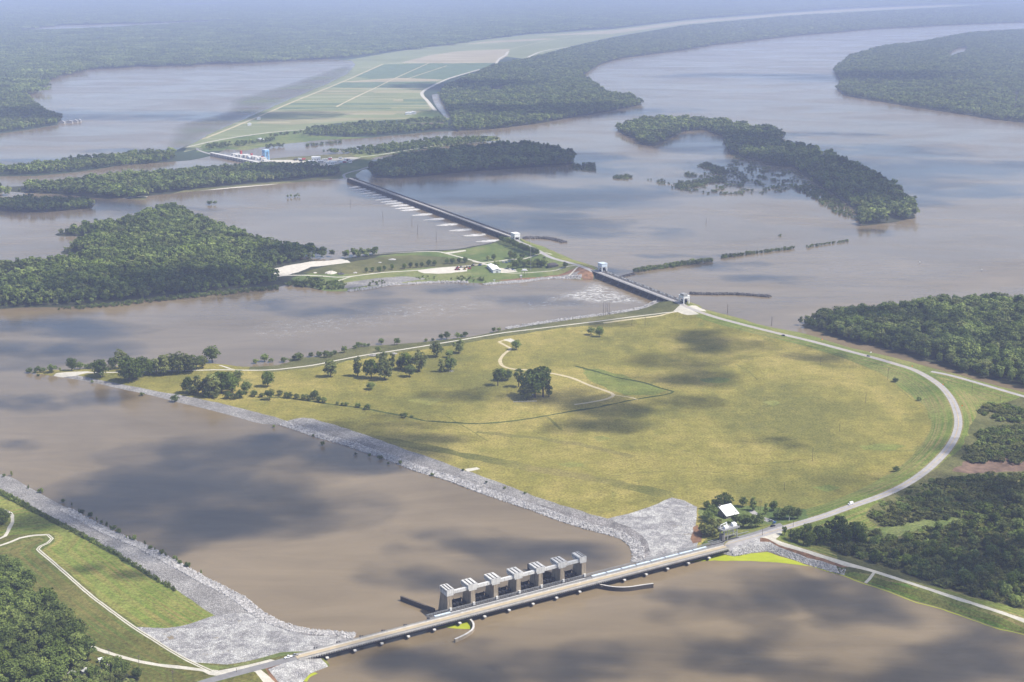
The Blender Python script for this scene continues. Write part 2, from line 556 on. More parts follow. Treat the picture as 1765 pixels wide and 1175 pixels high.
def levee_height(pts, base, lines):
    h = np.full(len(pts), base) if np.isscalar(base) else base.copy()
    for line, hw, sl in lines:
        bx = (pts[:, 0] > line[:, 0].min() - 70) & (pts[:, 0] < line[:, 0].max() + 70) & (pts[:, 1] > line[:, 1].min() - 70) & (pts[:, 1] < line[:, 1].max() + 70)
        i = np.nonzero(bx)[0]
        if not len(i):
            continue
        d, z = seg_dist(pts[i], line, False, line[:, 2])
        h[i] = np.maximum(h[i], z - np.maximum(d - hw, 0) * sl)
    return h

class Land:
    def __init__(s, outline, base=2.2, shore=0.16, step=14.0, rag=1.0, grid=26.0, closed_smooth=True, skirt=True):
        o = crom(outline, True, step) if closed_smooth else dense(outline, True, step)
        s.out = ragged(o, rag)
        s.base, s.shore, s.grid = base, shore, grid
        s.zones, s.levees, s.ditches = [], [], []
    def zone(s, name, m, poly, order=0):
        s.zones.append((order, name, m, poly))
    def levee(s, line, hw=6.0, sl=0.25):
        s.levees.append((line, hw, sl))
    def height(s, pts):
        d, _ = seg_dist(pts, s.out, True)
        base = np.minimum(s.base, 0.02 + d * s.shore)
        h = levee_height(pts, base, s.levees)
        for line, w, dep in s.ditches:
            dd, _ = seg_dist(pts, line)
            h -= dep * np.clip(1 - dd / w, 0, 1)
        cap = 0.02 + d * 0.6
        wob = np.array([mnoise.noise(Vector((p[0] / 60, p[1] / 60, 0))) * 0.35 for p in pts])
        return np.minimum(np.where(h > s.base - 0.3, h + wob * np.clip(d / 30, 0, 1), h), cap)
    def build(s, default, default_mat):
        vs, es = [], []
        def addline(l, closed):
            k = len(vs)
            n = len(l)
            vs.extend([(float(p[0]), float(p[1])) for p in l])
            es.extend([(k + i, k + (i + 1) % n) for i in range(n if closed else n - 1)])
        addline(s.out, True)
        for _, nm, m, poly in s.zones:
            addline(poly, True)
        # points that carry the levee profile
        extra = []
        for line, hw, sl in s.levees:
            l = crom(line, False, 9.0)
            zmax = l[:, 2] - s.base
            t = np.gradient(l[:, :2], axis=0)
            t /= np.maximum(np.linalg.norm(t, axis=1), 1e-9)[:, None]
            nr = np.stack([-t[:, 1], t[:, 0]], 1)
            for side in (-1, 1):
                for off in (hw, None, 'mid'):
                    if off is None: w = hw + zmax / sl
                    elif off == 'mid': w = hw + zmax / sl * 0.5
                    else: w = off
                    extra.append(l[:, :2] + nr * side * (w if np.isscalar(w) else w[:, None]))
        for line, w, dep in s.ditches:
            extra.append(dense(line[:, :2], False, 6.0))
        if s.grid:
            x0, y0 = s.out.min(0)
            x1, y1 = s.out.max(0)
            gx, gy = np.meshgrid(np.arange(x0, x1, s.grid), np.arange(y0, y1, s.grid))
            g = np.stack([gx.ravel(), gy.ravel()], 1)
            g += NR.uniform(-0.3, 0.3, g.shape) * s.grid
            extra.append(g)
        if extra:
            e = np.concatenate(extra)
            e = e[inside(e, s.out)]
            vs.extend([(float(a), float(b)) for a, b in e])
        ov, oe, of, _, _, _ = delaunay_2d_cdt([Vector(v) for v in vs], es, [], 0, 1e-3)
        pts = np.array([(v.x, v.y) for v in ov])
        z = s.height(pts)
        tri = np.array([list(f)[:3] for f in of if len(f) == 3])
        cen = pts[tri].mean(1)
        keep = inside(cen, s.out)
        tri, cen = tri[keep], cen[keep]
        cls = np.full(len(tri), -1)
        for i, (_, nm, m, poly) in enumerate(sorted(s.zones, key=lambda q: q[0])):
            cls[inside(cen, poly)] = i
        zs = sorted(s.zones, key=lambda q: q[0])
        row = np.full(len(pts), 0.0)
        lines = [l[0] for l in s.levees if len(l[0]) > 2]
        if lines:
            best = np.full(len(pts), 1e9)
            for l in lines:
                d, _ = seg_dist(pts, crom(l, False, 20.0))
                best = np.minimum(best, d)
            row = best
        groups = {}
        for i in range(-1, len(zs)):
            key = (default, default_mat) if i < 0 else (zs[i][1], zs[i][2])
            groups.setdefault(key, []).append(tri[cls == i])
        res = []
        for (nm, m), ts in groups.items():
            t = np.concatenate(ts)
            if not len(t):
                continue
            used, inv = np.unique(t, return_inverse=True)
            me = bpy.data.meshes.new(nm)
            co = np.column_stack([pts[used], z[used]])
            me.from_pydata(co.tolist(), [], inv.reshape(-1, 3).tolist())
            a = me.attributes.new('row', 'FLOAT', 'POINT')
            a.data.foreach_set('value', row[used].astype(np.float32))
            me.update()
            me.shade_smooth()
            me.materials.append(M[m])
            o = link(bpy.data.objects.new(nm, me))
            o['kind'] = 'structure'
            res.append(o)
        return res

def zp(s, z=2.2, rag=1.2, step=10.0, smooth=False):
    p = P(s, z)
    p = crom(p, True, step) if smooth else dense(p, True, step)
    return ragged(p, rag, 9.0)

def road_zone(line, w, rag=0.0, step=8.0):
    l = crom(line, False, step)
    r = ribbon(l, w)
    return ragged(r, rag, 5.0) if rag else r

# ---- water: one sheet to past the horizon
def sheet(name, poly, z, m, **kw):
    me = bpy.data.meshes.new(name)
    me.from_pydata([(p[0], p[1], z) for p in poly], [], [tuple(range(len(poly)))])
    me.materials.append(M[m])
    return tag(link(bpy.data.objects.new(name, me)), **kw)

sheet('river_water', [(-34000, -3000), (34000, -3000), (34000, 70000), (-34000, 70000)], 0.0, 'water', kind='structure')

# ================================================================== the island with the pasture, and the land on its right
ring = PZ("1165,519,8.6 1190,531,8.4 1230,545,8 1280,559,7 1340,574 1400,588 1460,604 1510,617 1550,629 1575,637 1600,650 1621,665 1637,683 1647,703 1652,725 1648,748 1636,770 1618,791 1592,814 1560,835 1520,854 1465,873 1420,889 1380,901 1340,913,6.8 1300,925,6.5 1260,936,6.3 1232,943,6.1", 7.0)
branch = PZ("1572,636 1605,640 1640,647 1700,664 1765,683 1850,707 1960,738", 7.0)
north = PZ("1192,533,8.2 1165,537,6 1130,541 1050,551 960,562 870,573 780,588 700,601 640,610 600,617 570,623 540,629 500,634 470,637 430,638 380,637 330,638 270,639 210,641 150,642 96,645,2.5", 4.0)
south = PZ("1312,923,6.5 1328,928,6.2 1345,935 1383,947 1437,964 1505,984 1573,1006 1641,1028 1709,1050 1765,1068 1900,1112", 6.0)
isl = Land(P("52,641 120,652 160,659 204,669 255,680 306,693 357,705 409,719 453,731 483,732 511,741 545,753 599,768 617,775 668,792 716,811 767,826 818,845 869,863 920,880 971,899 1020,914 1049,921 1074,930 1088,943 1092,957 1090,968 1125,966 1170,958 1205,952 1233,950 1264,958 1294,953 1322,950 1342,956 1376,967 1403,976 1434,986 1451,990 1488,1003 1533,1018 1573,1034 1618,1046 1676,1066 1716,1080 1765,1092 1960,1150 2060,1120 2060,760 1960,725 1850,696 1765,677 1709,663 1658,648 1607,634 1556,620 1505,608 1458,598 1403,579 1369,571 1335,565 1301,557 1267,546 1216,536 1205,526 1180,520 1140,520 1111,531 1056,541 988,550 920,560 876,567 818,579 750,587 682,593 641,596 614,597 583,607 554,614 520,616 494,618 500,624 478,629 427,632 394,629 378,627 360,626 338,630 300,630 230,630 180,633 130,636 80,638"),
           base=2.4, shore=0.14, grid=24.0)
isl.levee(ring, 7.5, 0.20)
isl.levee(branch, 5.0, 0.22)
isl.levee(north, 3.5, 0.2)
isl.levee(south, 4.5, 0.22)
ditchA = P("992,630 1029,640 1070,651 1111,659 1138,668 1160,674 1142,680 1091,688 1023,702 971,710 920,719 869,726 818,729 733,724 706,718 658,709 614,701 580,697 530,690 483,684 440,684", 2.2)
isl.ditches.append((crom(ditchA, False, 12.0), 4.0, 1.3))
# zones, later ones win
isl.zone('levee_grass', 'mown', zp("1189,520 1192,545 1230,560 1300,578 1380,598 1430,612 1480,628 1520,645 1542,660 1575,686 1589,695 1601,719 1604,738 1597,754 1579,778 1550,807 1522,823 1487,842 1450,860 1420,872 1385,880 1380,890 1330,902 1240,915 1215,935 1225,962 1475,1015 1765,1110 2060,1200 2100,740 1765,650 1600,618 1400,560 1260,528", 2.2, 2.0, 18, True), 1)
isl.zone('bank_grass', 'bankgrass', zp("1340,940 1400,968 1455,985 1490,990 1560,1010 1640,1040 1765,1080 1960,1146 1960,1170 1765,1110 1600,1065 1440,1000 1330,955", 4.0, 1.0), 2)
isl.zone('pasture_verge', 'rough', zp("430,612 600,590 760,578 880,560 1000,543 1110,528 1150,516 1195,528 1150,542 1050,556 960,566 870,579 780,594 700,606 600,622 540,634 470,641 430,640", 3.0, 2.0), 1)
isl.zone('riprap_bank', 'bank', zp("96,643 160,651 238,667 306,680 374,694 443,711 494,724 521,720 540,722 558,727 599,739 650,757 699,775 730,785 771,800 801,811 852,828 886,841 920,855 954,867 978,874 1016,886 1046,894 1100,925 1090,975 1020,960 900,920 700,840 480,760 300,705 60,655", 2.0, 1.6), 3)
isl.zone('grouted_apron', 'apron', zp("1046,894 1080,886 1120,874 1158,858 1179,863 1201,874 1202,889 1199,905 1204,930 1200,950 1120,975 1085,975 1100,940", 2.2, 1.5), 4)
isl.zone('riprap_shore', 'riprap', zp("520,741 560,750 617,767 668,781 716,798 767,814 818,833 869,850 920,866 980,884 1020,891 1054,898 1083,909 1106,923 1118,937 1120,950 1112,966 1080,975 1040,935 950,905 800,855 600,780 520,752", 1.5, 1.5), 5)
isl.zone('riprap_bank', 'apron', zp("1225,948 1262,940 1301,934 1328,937 1356,947 1396,962 1430,973 1462,975 1455,995 1400,985 1340,965 1290,962 1235,960", 2.0, 1.6), 4)
isl.zone('clay_strip', 'clay', zp("1310,932 1325,931 1345,939 1383,951 1437,968 1468,977 1466,979 1435,972 1396,960 1356,946.5 1328,936 1308,935", 4.0, 1.5), 5)
isl.zone('clay_strip', 'clay', zp("1196,908 1203,904 1210,918 1208,936 1195,938 1190,928", 2.4, 2.0), 6)
isl.zone('ditch_grass', 'ditch', road_zone(np.column_stack([crom(ditchA, False, 10), np.zeros(len(crom(ditchA, False, 10)))]), 3.6, 1.2), 6)
isl.zone('lush_grass', 'lush', zp("1005,632 1050,640 1100,655 1150,672 1130,681 1080,681 1050,672 1010,655", 2.2, 6.0), 2)
isl.zone('lush_grass', 'lawn', zp("1392,905 1335,908 1290,905 1215,915 1205,880 1230,868 1300,872 1390,878", 2.4, 3.0), 2)
isl.zone('grass_berm', 'berm', ragged(road_zone(PZ("560,735 650,757 760,776 880,800 1000,822 1150,852", 2.3), 16.0, 0, 10.0), 5.0, 20.0), 2)
isl.zone('grass_berm', 'berm', ragged(road_zone(PZ("820,745 900,752 1010,768 1090,788", 2.3), 9.0, 0, 10.0), 4.0, 20.0), 2)
isl.zone('grass_berm', 'berm', ragged(road_zone(PZ("940,716 955,728 968,742", 2.3), 3.0, 0, 8.0), 1.0, 8.0), 3)
for q_ in ("1205,654 1235,649 1258,653 1250,659 1220,660", "1312,692 1335,690 1348,695 1330,700", "1018,754 1040,750 1052,756 1035,761", "1478,768 1520,764 1562,768 1540,776 1490,775", "1400,840 1430,836 1450,842 1425,848", "700,690 740,684 770,688 740,697", "960,800 990,795 1010,801 985,806"):
    isl.zone('weed_patch', 'lush', zp(q_, 2.3, 2.5, 5.0), 2)
for q_ in ("1268,628 1290,640 1306,655", "1549,668 1562,680 1573,690", "620,650 700,664 780,668 850,664", "1140,760 1220,790 1300,800 1400,790", "760,712 800,735 840,760", "1000,830 1100,815 1200,812 1290,820"):
    isl.zone('wheel_track', 'berm', road_zone(PZ(q_, 2.3), 1.6, 0.5), 3)
isl.zone('bare_field', 'brownfield', zp("1640,816 1661,799 1706,785 1765,795 1900,800 1900,822 1765,811 1706,815", 2.2, 3.0), 5)
isl.zone('rough_grass', 'rough', zp("1489,890 1525,915 1480,940 1430,945 1450,985 1560,1005 1765,1050 2060,1130 2060,780 1765,690 1690,700 1655,780 1600,825 1545,850", 2.2, 3.0), 4)
isl.zone('lush_grass', 'lawn', zp("1495,912 1530,908 1600,893 1655,890 1660,908 1620,916 1540,925 1500,930", 2.2, 2.0), 5)
isl.zone('gravel_road', 'gravel', road_zone(south, 4.6, 0.5), 8)
isl.zone('gravel_road', 'gravel', zp("1296,924 1340,912 1349,918 1335,930 1322,928", 6.4, 0.6), 8)
isl.zone('gravel_road', 'gravel', road_zone(PZ("1511,988 1499,994 1487,998", 4.0), 2.6, 0.4), 8)
isl.zone('gravel_road', 'gravel', road_zone(north, 3.6, 0.4), 8)
isl.zone('gravel_road', 'gravel', road_zone(PZ("378,627 388,631 396,635 402,637", 2.8), 4.0, 0.5), 8)
isl.zone('gravel_road', 'gravel', zp("92,645 100,641 150,640 160,644 130,648 100,647", 2.2, 1.2), 8)
trk = PZ("876,587 866,587 860,589 869,594 880,601 874,606 868,611 862,620 863,626 869,632 886,636 910,637.5 944,642 985,651 1016,664 1046,674 1057,680 1050,686 1023,692 990,697", 2.3)
isl.zone('dirt_track', 'dirt', road_zone(trk, 4.2, 0.6), 7)
isl.zone('dirt_track', 'dirt', road_zone(PZ("1057,680 1068,682 1082,684 1100,687", 2.3), 2.0, 0.6), 7)
isl.zone('dirt_track', 'dirt', road_zone(PZ("1192,537,6 1165,541,3 1120,547 1080,552 1040,557", 2.4), 3.0, 0.8), 7)
isl.zone('gravel_pad', 'gravel', zp("868,585 880,583 890,587 880,590", 2.3, 1.0), 7)
isl.zone('gravel_pad', 'gravel', zp("801,808 822,805 828,808 806,813", 2.3, 0.8), 7)
isl.zone('gravel_pad', 'gravel', zp("1160,533 1172,526 1187,531 1205,541 1185,540", 8.0, 0.5), 8)
isl.zone('gravel_pad', 'gravel', zp("1186,529 1200,524 1212,529 1218,537 1200,536", 7.2, 0.5), 8)
isl.zone('ring_road', 'asphalt', road_zone(ring, 8.2), 9)
isl.zone('ring_road', 'asphalt', road_zone(branch[1:], 6.4), 9)
isl.zone('parking_lot', 'asphalt2', zp("1232,936 1262,926 1300,916 1322,909 1330,903 1345,901 1350,907 1335,914 1290,926", 6.3, 0.3), 8)
isl.zone('parking_lot', 'asphalt', zp("1290,880 1300,879 1318,890 1333,897 1325,902 1308,893", 3.0, 0.5), 8)
isl.build('pasture', 'pasture')

# yellow centre line of the ring road
cl = crom(ring, False, 8.0)
ylw = MB()
for sgn in (-0.16, 0.16):
    t = np.gradient(cl[:, :2], axis=0); t /= np.linalg.norm(t, axis=1)[:, None]
    nr = np.stack([-t[:, 1], t[:, 0]], 1)
    a = cl[:, :2] + nr * (sgn - 0.07); b = cl[:, :2] + nr * (sgn + 0.07)
    k = [(a[i, 0], a[i, 1], cl[i, 2] + 0.25) for i in range(len(cl))] + [(b[i, 0], b[i, 1], cl[i, 2] + 0.25) for i in range(len(cl))]
    ylw.add(k, [(i, i + 1, i + 1 + len(cl), i + len(cl)) for i in range(len(cl) - 1)])
ylw.build('road_marking', M['yellow'], kind='structure')

# ================================================================== bottom-left bank
trackA = PZ("-60,947 0,940 34,927 61,922 82,921 90,928 83,935 70,941 65,946 88,966 119,993 153,1023 191,1052 231,1081 272,1107 313,1132 345,1148 365,1157", 4.0)
blr = PZ("330,1186 351,1176 409,1160 470,1144 511,1132", 6.0)
bl = Land(P("-200,730 0,817 20,823 44,836 82,857 119,877 163,901 204,921 245,938 289,961 323,979 357,998 391,1015 422,1032 443,1049 466,1064 494,1076 531,1085 572,1089 610,1092 600,1112 560,1134 569,1148 535,1161 520,1176 490,1230 300,1400 -300,1400"),
          base=3.0, shore=0.14, grid=18.0)
bl.levee(trackA, 5.0, 0.10)
bl.levee(blr, 6.0, 0.25)
bl.zone('bank_grass', 'olivemown', zp("-60,925 34,921 90,921 95,935 70,950 119,988 191,1047 272,1102 345,1143 520,1130 500,1240 150,1240 -60,1240", 3.2, 1.5), 1)
bl.zone('hedge_strip', 'ditch', zp("-60,826 0,843 27,856 68,879 112,901 153,923 204,953 245,978 279,1000 306,1017 300,1020 270,1003 235,980 190,955 140,926 95,903 50,880 0,855", 3.0, 1.6), 2)
bl.zone('riprap_bank', 'bank', zp("-80,800 0,843 27,857 68,880 112,903 153,925 204,955 245,981 279,1003 306,1018 340,1042 368,1061 480,1090 440,1040 300,960 150,885 0,800", 2.6, 1.6), 3)
bl.zone('grouted_apron', 'apron', zp("368,1061 340,1071 306,1080 265,1084 235,1083 272,1110 313,1136 340,1144 391,1146 443,1136 483,1124 511,1127 560,1120 625,1110 625,1085 540,1080 450,1050", 3.0, 1.2), 4)
bl.zone('riprap_shore', 'riprap', zp("60,842 110,865 165,890 230,925 300,957 340,980 375,1005 412,1030 432,1052 455,1070 490,1086 530,1096 620,1099 620,1080 480,1062 430,1020 300,945 100,845", 1.0, 1.5), 5)
bl.zone('grouted_apron', 'apron', zp("460,1157 485,1149 511,1142 551,1134 575,1148 540,1163 515,1190 480,1190", 2.6, 1.2), 4)
bl.zone('clay_strip', 'clay', zp("455,1154 480,1143 500,1138 512,1140 485,1150 462,1158 480,1172 496,1185 478,1185", 3.6, 1.0), 5)
bl.zone('lush_grass', 'lawn', zp("336,1146 391,1148 443,1137 483,1124 511,1128 495,1134 466,1139 420,1150 370,1156", 3.6, 0.8), 5)
bl.zone('forest_floor', 'floor', zp("-80,1010 0,984 20,992 45,1010 62,1030 78,1050 104,1070 130,1100 144,1128 150,1150 200,1150 240,1170 200,1215 -80,1230", 2.8, 2.0), 6)
bl.zone('gravel_road', 'gravel', road_zone(trackA, 3.0, 0.3), 8)
bl.zone('track_verge', 'rough', road_zone(trackA[4:], 0.7, 0.2), 9)
bl.zone('gravel_road', 'gravel', road_zone(PZ("-60,915 0,928 17,908 22,894 10,880 -40,872", 3.0), 3.2, 0.5), 7)
bl.zone('gravel_road', 'gravel', road_zone(PZ("110,1088 143,1105 170,1118 211,1131 255,1141 306,1149 357,1157 375,1158", 3.6), 3.4, 0.5), 8)
bl.zone('gravel_road', 'gravel', zp("345,1150 375,1153 400,1150 430,1145 466,1136 478,1140 470,1146 409,1162 380,1168 360,1162", 5.6, 0.5), 8)
bl.zone('gravel_road', 'gravel', zp("425,1158 440,1152 450,1158 466,1166 485,1180 500,1195 470,1195 452,1172 440,1162", 4.5, 0.5), 8)
bl.zone('gravel_road', 'gravel', road_zone(PZ("20,985 35,993", 3.0), 4.0, 0.4), 8)
bl.zone('gravel_road', 'gravel', road_zone(PZ("174,1150 186,1145 200,1139", 3.0), 3.4, 0.4), 8)
bl.zone('approach_road', 'asphalt2', road_zone(blr, 7.5), 9)
bl.build('mown_field', 'greenmown')

# ================================================================== middle island with the workshops, and the left wood
mroad = PZ("884,409,8.8 896,417 910,423 932,434 951,444 980,452 1000,458 1022,467,8.8", 8.4)
mid = Land(P("-300,550 0,532 60,530 130,528 200,522 300,510 400,500 480,494 491,491 518,494 545,498 569,502 603,502 637,498 671,492 705,490 758,487 806,487 831,488 836,491 864,489 903,486 941,481 970,480 1000,481 1022,482 1040,472 1036,467 1028,461 1005,453 990,448 961,436 932,424 899,414 890,410 872,411 862,416 826,422 787,429 745,431 705,433 657,436 600,444 560,449 520,446 480,440 440,426 400,405 350,388 330,378 322,362 300,358 270,362 240,372 200,385 150,395 98,402 100,407 150,407 185,410 150,416 107,432 110,438 160,438 200,440 120,452 60,457 0,460 -300,480"),
           base=2.0, shore=0.12, grid=30.0, rag=3.0)
mid.levee(mroad, 6.5, 0.2)
mid.zone('forest_floor', 'floor', zp("-300,560 0,536 130,533 480,500 480,478 462,468 492,458 569,446 600,446 657,437 560,440 440,415 320,350 90,395 -300,470", 1.5, 3.0), 1)
mid.zone('lawn', 'lawn', zp("612,455 657,440 705,436 787,431 862,417 885,412 905,425 1000,462 1022,470 1022,484 830,492 720,490 600,504 560,500 500,480 520,474", 1.8, 3.0), 1)
mid.zone('rough_grass', 'rough', zp("600,452 657,442 720,439 790,445 840,455 800,462 740,460 640,471 560,473 520,470 560,458", 2.0, 4.0), 2)
mid.zone('levee_grass', 'mown', zp("890,406 932,422 961,434 990,446 1030,460 1036,470 1020,474 1000,462 950,448 905,424", 4.0, 1.0), 3)
mid.zone('sand_lot', 'sand', zp("458,466 492,458 518,453 569,446 586,444 606,452 569,456 535,460 518,467 501,473 479,477", 2.0, 4.0), 4)
mid.zone('sand_lot', 'sand', zp("720,466 745,463 783,460 808,462 803,467 768,471 731,471", 2.0, 3.0), 4)
mid.zone('riprap_bank', 'bank', zp("600,486 650,479 700,476 740,480 700,485 640,491 600,497 580,492", 2.0, 3.0), 3)
mid.zone('riprap_bank', 'bank', zp("637,499 671,493 705,490 758,487 806,487 806,484 758,484 705,487 671,490", 1.0, 1.0), 4)
mid.zone('riprap_bank', 'bank', zp("836,491 864,489 903,486 941,481 985,481 1000,473 985,474 941,478 903,482 864,485", 1.0, 1.0), 4)
mid.zone('clay_strip', 'clay', zp("850,483 900,479 960,474 1000,465 1022,468 1022,483 1000,478 940,479 890,483", 2.0, 2.0), 3)
mid.zone('service_road', 'gravel', road_zone(PZ("640,437 705,434 745,433 760,434 787,441 828,452 840,456 848,460", 2.2), 5.0, 0.6), 8)
mid.zone('service_road', 'gravel', road_zone(PZ("815,449 828,452 851,450 884,446 912,445 941,441 950,443", 2.6), 5.0, 0.6), 8)
mid.zone('service_road', 'gravel', road_zone(PZ("472,476 506,474 552,475 582,477 611,475 662,469 722,465 760,461 800,458 835,455", 2.2), 5.0, 0.6), 8)
mid.zone('service_road', 'gravel', road_zone(PZ("580,484 590,481 602,477 611,475", 2.2), 4.0, 0.6), 8)
mid.zone('service_road', 'gravel', road_zone(PZ("862,469 893,470 941,467 980,463 1000,460,6", 2.6), 3.6, 0.5), 8)
mid.zone('service_road', 'gravel', road_zone(PZ("960,480 980,475 995,466 1002,461,6", 2.6), 3.2, 0.5), 8)
mid.zone('concrete_pad', 'gravel', zp("845,469 858,461 885,463 893,468 870,470", 2.4, 0.8), 7)
mid.zone('concrete_pad', 'gravel', zp("766,435 802,430 804,432 773,437", 2.2, 0.8), 7)
mid.zone('levee_road', 'asphalt', road_zone(mroad, 9.0), 9)
mid.build('marsh_bank', 'floor')

# ================================================================== overbank end, hydro plateau, the long strip wood
west = Land(P("590,308 560,310 500,315 400,324 320,331 255,338 250,345 200,341 190,343 110,336 45,332 20,330 -200,340 -200,330 0,322 45,320 120,312 200,304 300,298 360,296 412,288 428,281 440,276 470,273 500,270 540,268 600,264 660,254 720,245 780,238 850,234 862,241 830,244 780,250 720,258 660,268 640,273 650,279 690,276 650,288 625,293 612,302 618,308 605,312"),
            base=1.6, shore=0.10, grid=45.0, rag=5.0, step=30.0)
west.zone('forest_floor', 'floor', zp("-200,345 250,341 330,326 500,312 580,302 560,286 440,284 300,296 60,318 -200,325", 1.0, 5, 30), 1)
west.zone('lawn', 'lawn', zp("560,287 640,272 690,274 650,290 615,303 600,314 585,308 590,296", 1.6, 5, 30), 2)
west.zone('lawn', 'lawn', zp("600,264 660,255 780,240 850,234 862,241 780,251 660,269 620,272", 1.6, 4, 30), 2)
west.zone('levee_road', 'gravel', road_zone(PZ("200,341 255,337 320,330 400,322 500,314 560,309 600,306", 2.0), 8.0, 1.0, 25), 8)
west.zone('levee_road', 'gravel', road_zone(PZ("620,270 660,265 720,255 780,247 832,241", 2.0), 5.0, 1.0, 25), 8)
west.zone('service_road', 'asphalt', road_zone(PZ("602,308,6 592,302 600,297 625,290 645,284", 2.2), 7.0, 1.0, 20), 8)
west.zone('yard', 'gravel', zp("432,281 470,275 500,275 530,278 560,274 605,270 622,271 600,279 560,286 520,282 470,281 440,284", 1.8, 4, 20), 6)
west.build('river_bank', 'rough')

# ================================================================== far country
far = Land(P("-300,340 0,304 60,303 130,297 175,290 210,284 260,281 330,276 365,268 389,257 421,259 447,254 476,249 520,245 555,241 640,237 668,234 711,230 742,227 800,225 852,222 920,214 988,202 1056,191 1107,180 1090,168 1046,164 1033,154 1002,132 1033,111 1073,100 1180,86 1233,77 1369,62 1505,50 1641,43 1765,38 2000,31 2600,18 2600,-30 -900,-30 -900,262 -300,254 0,230 50,223 100,215 107,206 80,195 60,180 45,162 75,136 90,131 140,119 250,114 350,110 480,105 560,101 606,104 612,112 598,127 560,146 500,170 445,195 405,212 365,229 345,240 330,248 300,260 240,266 150,276 60,288 -300,322"),
           base=1.2, shore=0.02, grid=None, rag=6.0, step=60.0, closed_smooth=False)
def fz(name, m, s, order, rag=8.0, step=80.0):
    far.zone(name, m, zp(s, 1.0, rag, step), order)
fz('crop_field', 'cropmix', "318,262 328,247 345,236 365,226 440,191 500,166 560,142 594,124 600,112 598,103 640,96 700,86 764,77 903,60 1057,50 1180,35 1356,22 1470,15 1640,8 1700,8 1461,22 1356,27 1180,43 1057,63 982,80 937,93 903,101 869,97 852,108 828,119 770,137 727,160 750,189 727,192 699,205 580,212 525,222 407,236", 1)
fz('crop_field', 'croptan', "580,152 640,151 728,152 727,160 745,188 699,203 600,208 500,215 440,212 520,178", 2)
fz('crop_field', 'cropgreen', "610,132 662,111 736,109 828,107 852,108 828,119 772,135 762,137 690,134 640,136", 2)
fz('crop_field', 'croppink', "590,141 640,137 690,134 762,137 752,140 690,141 620,142", 2)
fz('crop_field', 'cropgreen', "560,150 592,142 650,141 752,140 740,151 640,152", 2)
fz('crop_field', 'croppink', "690,108 740,95 790,88 880,84 876,95 868,100 852,108 780,109", 2)
fz('crop_field', 'croppink', "764,80 850,70 940,66 960,67 900,71 800,76", 2)
fz('crop_field', 'croppink', "920,62 1057,52 1180,37 1356,23 1470,15 1640,8 1640,10 1461,19 1356,26 1180,41 1057,58", 2)
_r = random.Random(4)
yy = 153.0
while yy < 204:
    h_ = 1.6 + _r.random() * 3.2
    y2 = min(yy + h_, 205)
    xl = lambda y: 602 - (y - 136) * 2.38
    xr = lambda y: (726 + (y - 152) * 0.4) if y < 189 else 741 - (y - 189) * 2.7
    cuts = sorted([0, 1] + [_r.uniform(0.15, 0.85) for _ in range(_r.randint(0, 2))])
    for a_, b_ in zip(cuts, cuts[1:]):
        m_ = _r.choice(['croptan', 'cropmix', 'cropmix', 'croppink', 'cropgreen', 'cropmix'])
        X = lambda f, y: xl(y) + (xr(y) - xl(y)) * f
        fz('crop_field', m_, '%f,%f %f,%f %f,%f %f,%f' % (X(a_, yy), yy, X(b_, yy), yy, X(b_, y2), y2, X(a_, y2), y2), 3, 5.0)
    yy = y2
fz('levee_grass', 'lawn', "340,262 351,248 407,237 465,229 525,223 532,232 600,236 640,236 556,243 476,250 447,255 420,260 389,258", 3)
fz('levee_grass', 'lawn', "699,205 727,191 750,190 775,205 740,212 690,212", 3)
fz('woodland_soil', 'floor', "757,162 771,147 825,123 852,111 903,102 982,82 1057,65 1180,43 1356,27 1765,5 2600,0 2600,20 1765,40 1369,64 1073,101 1002,132 1046,164 1110,180 988,204 852,224 780,228 778,204", 2)
def fr(line, w, m='dirt', nm='farm_road'):
    far.zone(nm, m, road_zone(PZ(line, 1.2), w, 0.0, 80), 6)
fr("335,241 357,236 425,209 510,173 599,137 660,110", 9)
fr("580,183 643,153 680,135 740,108", 6)
fr("320,253,1.2 356,245 407,236 465,228 525,223 560,219", 9, 'gravel', 'levee_road')
fr("348,257 339,254 341,258 352,262 365,265", 8, 'asphalt', 'levee_road')
fr("750,190 738,175 727,160 745,148 771,136 800,127 828,119", 13, 'gravel', 'levee_road')
fr("855,109 862,100 871,95 876,88", 13, 'gravel', 'levee_road')
fr("905,101 935,88 985,80", 14, 'gravel', 'levee_road')
fr("320,216 425,212 500,211", 8)
for l_ in ("590,141 680,136 762,137", "548,153 640,151 740,152", "508,173 600,171 735,168", "470,190 600,186 745,185", "643,153 610,168 580,184", "668,109 735,108 828,107", "700,136 770,113", "880,84 960,67 1057,51"):
    fr(l_, 6)
far.build('far_woodland', 'farwood')
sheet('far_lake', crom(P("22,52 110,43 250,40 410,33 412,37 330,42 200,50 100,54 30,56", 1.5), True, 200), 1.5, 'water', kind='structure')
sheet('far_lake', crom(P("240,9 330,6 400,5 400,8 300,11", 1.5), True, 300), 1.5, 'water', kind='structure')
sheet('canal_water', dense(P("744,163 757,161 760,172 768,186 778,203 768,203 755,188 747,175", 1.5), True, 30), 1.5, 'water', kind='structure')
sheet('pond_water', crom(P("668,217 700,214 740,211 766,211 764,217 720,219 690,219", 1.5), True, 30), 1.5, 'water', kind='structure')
sheet('pond_water', crom(P("841,155 860,149 874,147 866,155 850,161", 1.5), True, 30), 1.5, 'water', kind='structure')

